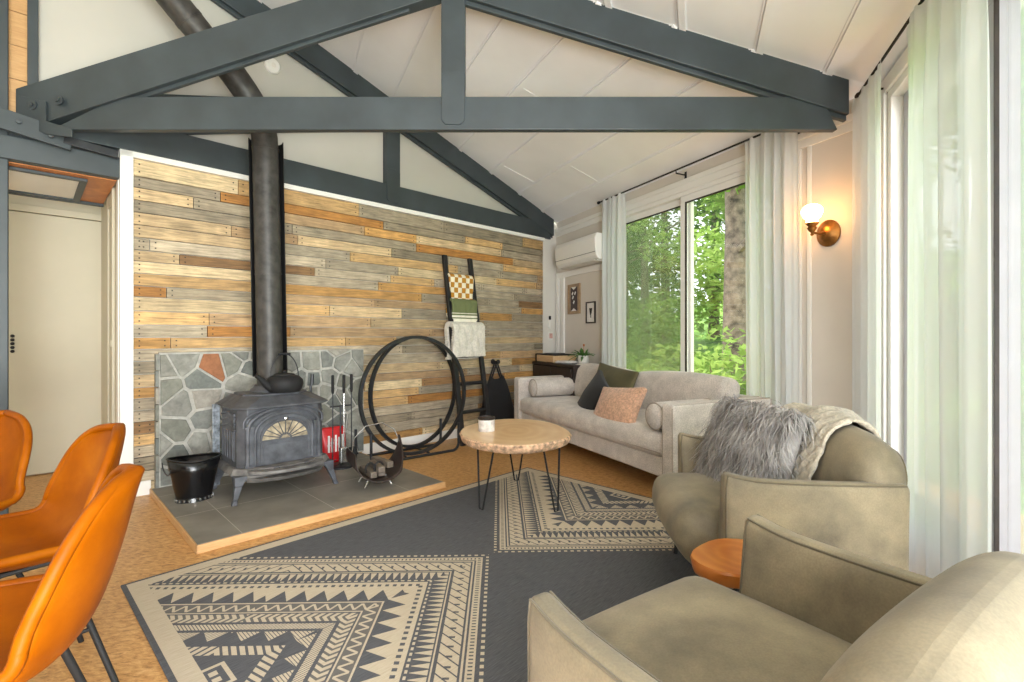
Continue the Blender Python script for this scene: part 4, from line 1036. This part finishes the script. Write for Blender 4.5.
chair_at('tan leather dining chair cut by the left picture edge', -2.06, 1.99, -95)

# ================================================================ wall things
def rod(name, label, frame, a0, a1, z, m, rz):
    t = thing(name, label, 'curtain rod', frame((a0 + a1) / 2, 0, z), rz)
    h = (a1 - a0) / 2
    b = MB(); b.tube([(-h, -m, 0), (h, -m, 0)], .0075, 10); ob('rod', b, M['blackmat'], t, smooth=True)
    for s in (-1, 1):
        b = MB(); b.lathe([(0, -.02), (.016, -.012), (.016, .012), (0, .02)], (s * h, -m, 0), 12, rot=RY(PI / 2)); ob('finial', b, M['blackmat'], t, smooth=True)
    for x in (-h + .12, 0, h - .12):
        b = MB(); b.tube([(x, 0, -.03), (x, -m, -.03), (x, -m, -.012)], .006, 6); b.b6(x - .012, x + .012, -.004, 0, -.06, .0); ob('bracket', b, M['blackmat'], t, smooth=30)
ZR1, ZR2 = 2.615, 2.61
rod('curtain_rod', 'thin black curtain rod over the sofa window', SW, 1.15, 3.55, ZR1, .115, AS)
rod('curtain_rod', 'thin black curtain rod over the armchair window', TW, .02, 3.0, ZR2, .115, AT)
def curtain(label, frame, a0, a1, z1, m, rz, folds, seed, amp=.035, z0=.02):
    t = thing('curtain', label, 'curtain', frame((a0 + a1) / 2, 0, 0), rz, 'sheer white curtains')
    w = a1 - a0; r = random.Random(seed); ph = [r.uniform(0, 6.28) for _ in range(4)]
    def fn(u, v):
        z = z0 + (z1 - z0) * v; f = 2 * PI * folds * u
        k = amp * (math.sin(f + .8 * math.sin(f * .37 + ph[0])) * (.75 + .25 * math.sin(v * 2 + ph[1])) + .35 * math.sin(2.3 * f + ph[2] + v * 1.2)) * (.55 + .45 * min(1, (1 - v) * 6))
        x = (u - .5) * w + .012 * math.sin(f * 1.1 + v * 3 + ph[3]) * (1 - v)
        return (x, -m + k, z)
    b = MB(); b.grid(fn, int(folds * 14), 26); ob('cloth', b, M['sheer'], t, smooth=180)
    b = MB(); b.grid(lambda u, v: (lambda p: (p[0], p[1] - .004 * math.sin(v * PI), z1 - .05 + .075 * v))(fn(u, 1)), int(folds * 14), 3); ob('heading', b, M['sheer'], t, smooth=180)
curtain('narrow sheer white curtain at the far end of the sofa window, by the heat pump', SW, 1.2, 1.6, ZR1 - .02, .115, AS, 4.5, 1)
curtain('gathered sheer white curtain at the near end of the sofa window, beside the wall sconce', SW, 3.08, 3.50, ZR1 - .02, .115, AS, 4.5, 2, .026)
curtain('sheer white curtain between wall sconce and armchair window', TW, -.13, .46, ZR2 - .02, .115, AT, 4, 3, .022)
curtain('wide sheer white curtain nearest the viewer at the armchair window', TW, .76, 1.45, ZR2 - .02, .115, AT, 4.5, 4, .024)

# mini split heat pump
ac = thing('heat_pump', 'white wall mounted heat pump above the far wall opening', 'air conditioner', SW(.8, .004, 2.11), AS)
b = MB(); prof = [(0, -.14), (-.17, -.14), (-.205, -.1), (-.22, .0), (-.22, .1), (-.2, .15), (0, .15)]
b.slab([(-.44, y, z) for y, z in prof], (.88, 0, 0)); ob('body', b, M['trim'], ac, bevel=.01, seg=3)
b = MB(); b.b6(-.4, .4, -.2, -.05, -.152, -.141); ob('louvre', b, M['white'], ac, bevel=.003)
b = MB(); b.b6(-.4, .4, -.19, -.17, -.144, -.139); b.b6(-.44, .44, -.2215, -.217, -.062, -.058); ob('slot', b, M['steel'], ac)
# framed pieces
def frame(name, label, s, z, w, h, mats, build):
    t = thing(name, label, 'picture', SW(s, 0, z), AS)
    b = MB(); f = .014
    for q in ((-w / 2, w / 2, h / 2 - f, h / 2), (-w / 2, w / 2, -h / 2, -h / 2 + f), (-w / 2, -w / 2 + f, -h / 2 + f, h / 2 - f), (w / 2 - f, w / 2, -h / 2 + f, h / 2 - f)): b.b6(q[0], q[1], -.022, -.002, q[2], q[3])
    ob('frame', b, mats[0], t, bevel=.002)
    b = MB(); b.b6(-w / 2 + f, w / 2 - f, -.01, -.002, -h / 2 + f, h / 2 - f); ob('backing', b, mats[1], t)
    b = MB(); build(b, w, h); ob('motif', b, mats[2], t)
M['tanweave'] = fabric('tan_weave', (170, 142, 108), .1, 20, 120)
M['maroon'] = fabric('dark_brown_weave', (58, 36, 30), .1, 20, 120)
def weave(b, w, h):
    b.b6(-w * .27, w * .27, -.014, -.0102, -h * .4, h * .4)
frame('wall_hanging', 'dark brown and tan woven wall hanging near the far corner', .47, 1.585, .28, .375, (M['tanweave'], M['tanweave'], M['maroon']), weave)
wh = [o for o in bpy.data.objects if o.name == 'wall_hanging'][0]
b = MB()
for x, z in ((-.03, .07), (.03, .07), (.0, -.04), (-.02, .02)): b.box((x, -.0155, z), (.022, .003, .04), rot=RY(.6))
for s in (-1, 1):
    b.slab([(-.06, -.0142, s * .15), (.06, -.0142, s * .15), (0, -.0142, s * .115)], (0, -.002, 0))
ob('stitched_figures', b, M['paper'], wh)
def leafy(b, w, h):
    b.b6(-.006, .006, -.0125, -.0102, -h * .24, h * .18); b.slab([(-.03, -.0104, h * .2), (.03, -.0104, h * .2), (.015, -.0104, -h * .05), (-.012, -.0104, -h * .12)], (0, -.003, 0))
frame('framed_print', 'small print in thin brown frame beside the woven hanging', .84, 1.4, .19, .255, (M['dkwood'], M['paper'], M['blackmat']), leafy)
# wall switch gear on the white margin
tc = thing('remote_holder', 'small black and white remote holder on white wall strip', 'remote control', RW(4.395, .004, 1.33), AR)
b = MB(); b.b6(-.02, .02, -.014, 0, -.11, .0); ob('cradle', b, M['trim'], tc, bevel=.003)
b = MB(); b.b6(-.016, .016, -.02, -.004, .005, .055); ob('remote', b, M['blackmat'], tc, bevel=.003)
pl = thing('wall_plate', 'pinkish wall plate below the remote holder', 'wall plate', RW(4.42, .004, 1.12), AR)
M['pink'] = plain('faded_pink', (206, 160, 150), .6, var=.06)
b = MB(); b.b6(-.038, .038, -.006, 0, -.055, .055); ob('plate', b, M['trim'], pl, bevel=.002)
b = MB(); b.b6(-.03, .03, -.01, -.006, -.03, .035); ob('note', b, M['pink'], pl)

# sconce
sn = thing('wall_sconce', 'lit brass wall sconce with white globe between the curtains', 'wall lamp', SW(3.646, 0, 1.81), AS)
q = RX(PI / 2)
b = MB(); b.lathe([(.078, 0), (.078, .012), (.07, .02), (.055, .026), (.045, .04), (.022, .05), (.0, .052)], n=28, rot=q, sy=1.15); ob('backplate', b, M['brass'], sn, smooth=True)
b = MB(); b.tube([(0, -.045, 0), (0, -.1, -.012), (0, -.16, -.01), (0, -.185, .0)], [.012, .009, .008, .01], 10); b.lathe([(0, -.035), (.012, -.025), (.008, -.012), (.02, 0), (.03, .02), (.022, .03), (.038, .045), (.04, .052), (.0, .052)], (0, -.175, .0), 20); ob('arm', b, M['brass'], sn, smooth=True)
b = MB(); b.lathe([(.03, .05), (.036, .06), (.033, .075), (.052, .09)] + [(.064 * math.cos(a), .128 + .05 * math.sin(a)) for a in [PI / 2 * k / 10 - .55 for k in range(0, 14)] if a < PI / 2] + [(0, .178)], (0, -.175, 0), 24); ob('globe', b, M['globe'], sn, smooth=True)

# ================================================================ corner desk and its things
DZ = .80
dk = thing('corner_desk', 'dark espresso desk in the far corner behind the sofa', 'desk', SW(.67, .25), AS)
b = MB(); b.b6(-.48, .5, -.21, .21, DZ - .03, DZ); ob('desktop', b, M['dkwood'], dk, bevel=.004)
b = MB(); b.b6(-.47, -.45, -.2, .2, 0, DZ - .03); b.b6(.46, .49, -.2, .2, 0, DZ - .03); b.b6(-.46, .46, .18, .2, .1, DZ - .03); ob('carcass', b, M['dkwood'], dk, bevel=.003)
for x in (-.23, .23):
    b = MB(); b.b6(x - .225, x + .225, -.21, -.19, .1, DZ - .04); o = ob('door', b, M['dkwood'], dk, bevel=.003)
    b = MB(); b.lathe([(.008, 0), (.012, -.015), (0, -.02)], (x * .2, -.21, .5), 10, rot=RX(-PI / 2)); ob('knob', b, M['brass'], o, smooth=True)
rp = thing('record_player', 'wood fronted record player on the corner desk', 'record player', SW(.47, .27, DZ), AS)
b = MB(); b.b6(-.21, .21, -.16, .16, .005, .085); ob('plinth', b, M['ply'], rp, bevel=.004)
b = MB(); b.b6(-.2, .2, -.15, .15, .085, .1); b.b6(-.27, -.212, -.15, .15, .002, .1); ob('deck', b, M['blackmat'], rp, bevel=.004)
b = MB(); b.lathe([(0, .1), (.13, .1), (.13, .108), (0, .108)], (-.04, 0, 0), 28); ob('platter', b, M['steel'], rp, smooth=30)
mg = thing('magazine_stack', 'loose magazines lying on the corner desk beside the plant', 'magazines', SW(.84, .33, DZ), AS + .2)
for k, (a, w) in enumerate(((0, .24), (.15, .22), (-.2, .2))):
    b = MB(); b.soft((0, 0, .006 + k * .011), (w, .19, .01), .002, rot=RZ(a)); ob('magazine', b, (M['galv'], M['paper'], M['pot'])[k], mg, smooth=30)
pp = thing('potted_plant', 'small green houseplant in white pot on corner desk', 'plant', SW(1.0, .22, DZ), AS)
b = MB(); b.lathe([(0, 0), (.05, 0), (.06, .02), (.064, .1), (.058, .1), (.054, .085), (0, .085)], n=24); ob('pot', b, M['pot'], pp, smooth=30)
b = MB(); r4 = random.Random(3)
for k in range(34):
    a = r4.uniform(0, 6.28); ln = r4.uniform(.08, .17); el = r4.uniform(.3, 1.3); w = r4.uniform(.014, .024); base = Vector((.02 * math.cos(a), .02 * math.sin(a), .085)); d = Vector((math.cos(a), math.sin(a), 0)); sd_ = Vector((-math.sin(a), math.cos(a), 0)); vs = []
    for i in range(6):
        t = i / 5; c = base + d * ln * math.cos(el) * t * 1.1 + Z * (ln * math.sin(el) * t - .09 * t * t * (1.2 - el * .5)); ww = w * math.sin(PI * (.08 + .9 * t))
        vs += [c - sd_ * ww, c + Z * .004, c + sd_ * ww]
    b.add(vs, [q for i in range(5) for q in ((3 * i, 3 * i + 1, 3 * i + 4, 3 * i + 3), (3 * i + 1, 3 * i + 2, 3 * i + 5, 3 * i + 4))])
ob('foliage', b, M['leaf'], pp, smooth=True, solid=.002)
b = MB(); b.tube([(0, 0, .08), (.01, 0, .2)], .003, 6); b.soft((.01, 0, .215), (.02, .02, .03), .009); ob('bloom', b, M['orangewood'], pp, smooth=True)

# ================================================================ outdoors
b = MB()
def hill(u, v):
    p = Vector((-1 + 24 * u, -14 + 36 * v, 0)); d1 = NS.dot(p - C0); d2 = NT.dot(p - E0); d = max(d1, d2)
    return (p.x, p.y, -.35 + .0 * d + max(0, d - 3.2) * .26 + .12 * math.sin(p.x * 1.3) * math.sin(p.y * 1.1) * min(1, max(0, d - 1)) if d > .3 else -.6)
b.grid(hill, 60, 80); o = struct('lawn', b, M['grass'], smooth=180)
def gz(p):
    d = max(NS.dot(Vector(p) - C0), NT.dot(Vector(p) - E0)); return -.35 + max(0, d - 3.2) * .26
def leaves(mb, cx, cy, cz, rx, ry, rz_, n, size, r):
    for _ in range(n):
        while True:
            v = Vector((r.uniform(-1, 1), r.uniform(-1, 1), r.uniform(-1, 1)))
            if .25 < v.length < 1: break
        c = Vector((cx + v.x * rx, cy + v.y * ry, cz + v.z * rz_))
        a = Vector((r.gauss(0, 1), r.gauss(0, 1), r.gauss(0, .5))).normalized(); n_ = Vector((r.gauss(0, .6), r.gauss(0, .6), 1)); s = a.cross(n_).normalized() ; L = size * r.uniform(.6, 1.3)
        mb.add([c - a * L * .5, c + s * L * .28, c + a * L * .6, c - s * L * .28], [(0, 1, 2, 3)])
def tree_proto(seed, h, cr, n, mat, tr, label, size=.16, low=.35):
    t = thing('tree', label, 'tree', (0, 0, 0), 0, 'trees outside the windows'); r = random.Random(seed)
    b = MB(); b.tube([(0, 0, -.3), (.02, 0, .3), (.06, .03, h * .4), (.0, .08, h * .75), (.05, .05, h)], [tr * 1.35, tr * 1.05, tr * .85, tr * .5, .03], 12)
    for k in range(7):
        a = r.uniform(0, 6.28); z = h * r.uniform(.35, .85); l = cr * r.uniform(.6, 1)
        b.tube([(.04, .04, z), (l * .5 * math.cos(a), l * .5 * math.sin(a), z + .3), (l * math.cos(a), l * math.sin(a), z + .5)], [tr * .35, tr * .2, .01], 6)
    ob('trunk', b, M['trunk'], t, smooth=True)
    b = MB()
    for k in range(16):
        a = r.uniform(0, 6.28); q = r.uniform(.2, .85) * cr; z = h * r.uniform(low, 1.05); s = cr * r.uniform(.35, .55)
        leaves(b, q * math.cos(a), q * math.sin(a), z, s, s, s * .7, n // 16, size, r)
    ob('crown', b, mat, t); return t
def bush_proto(seed, rr, n, mat, label, size=.09):
    t = thing('shrub', label, 'shrub', (0, 0, 0), 0, 'shrubs outside the windows'); r = random.Random(seed); b = MB()
    for k in range(9):
        a = r.uniform(0, 6.28); q = r.uniform(0, .6) * rr; leaves(b, q * math.cos(a), q * math.sin(a), rr * r.uniform(.35, .95), rr * .5, rr * .5, rr * .42, n // 9, size, r)
    ob('foliage', b, mat, t)
    b = MB()
    for k in range(5): a = k * 1.26; b.tube([(0, 0, -.2), (rr * .2 * math.cos(a), rr * .2 * math.sin(a), rr * .5), (rr * .4 * math.cos(a), rr * .4 * math.sin(a), rr * .9)], [.02, .014, .006], 6)
    ob('stems', b, M['trunk'], t, smooth=True); return t
t0 = tree_proto(1, 7.5, 1.9, 5200, M['foliage'], .18, 'big trunked tree close outside the right pane of the sofa window', low=.45)
t1 = tree_proto(2, 6.5, 2.0, 5600, M['foliage2'], .11, 'dark leafy tree beyond the left pane of the sofa window', low=.15)
t2 = tree_proto(3, 6, 1.9, 5200, M['foliage3'], .1, 'pale green tree on the slope outside the sofa window', low=.12)
s0 = bush_proto(4, .9, 2600, M['foliage3'], 'bright green shrub right below the sofa window'); s1 = bush_proto(5, .8, 2200, M['foliage'], 'mid green shrub outside the armchair window')
def put(o, x, y, rz=0, lab=None, sc=1):
    z = gz((x, y, 0))
    if lab is None: o.location = (x, y, z); o.rotation_euler = (0, 0, rz); o.scale = (sc,) * 3; return o
    c = copy_tree(o, (x, y, z), rz, lab); c.scale = (sc,) * 3; return c
put(t0, 3.17, 7.05); put(t1, 3.3, 12.2, 1); put(t2, 5.4, 9.2, 2)
FAR = 'one of the distant leafy trees massed in the woods outside'
for k, (x, y, sc) in enumerate(((1.6, 13.5, 1.1), (4.6, 14.6, 1.3), (6.6, 12.2, 1.2), (2.4, 10.6, .8), (8.6, 8.2, 1.15), (11.4, 4.4, 1.0), (12.0, 1.0, 1.0), (9.8, 10.4, 1.2), (11.6, -2.0, 1.0), (7.4, 6.2, 1.0), (6.4, 15.6, 1.4), (3.0, 16.6, 1.4), (9.6, 13.5, 1.4))):
    put((t1, t2, t1, t2, t0)[k % 5], x, y, k * 1.7, FAR, sc)
put(s0, 2.35, 7.3); put(s0, 2.85, 6.35, 1.2, 'leafy light green shrub pressed against the right pane of the sofa window', 1.35); put(s1, 5.3, 2.6)
for k, (x, y, sc) in enumerate(((1.9, 8.6, 1.0), (3.6, 8.3, .9), (2.95, 9.6, 1.1), (4.4, 6.6, .9), (6.6, 4.2, 1.1), (6.9, 1.2, 1.1), (3.7, 5.9, .7), (5.4, 5.0, 1.0))):
    put((s0, s1)[k % 2], x, y, k * 2.1, 'low green shrub on the grass outside the windows', sc)
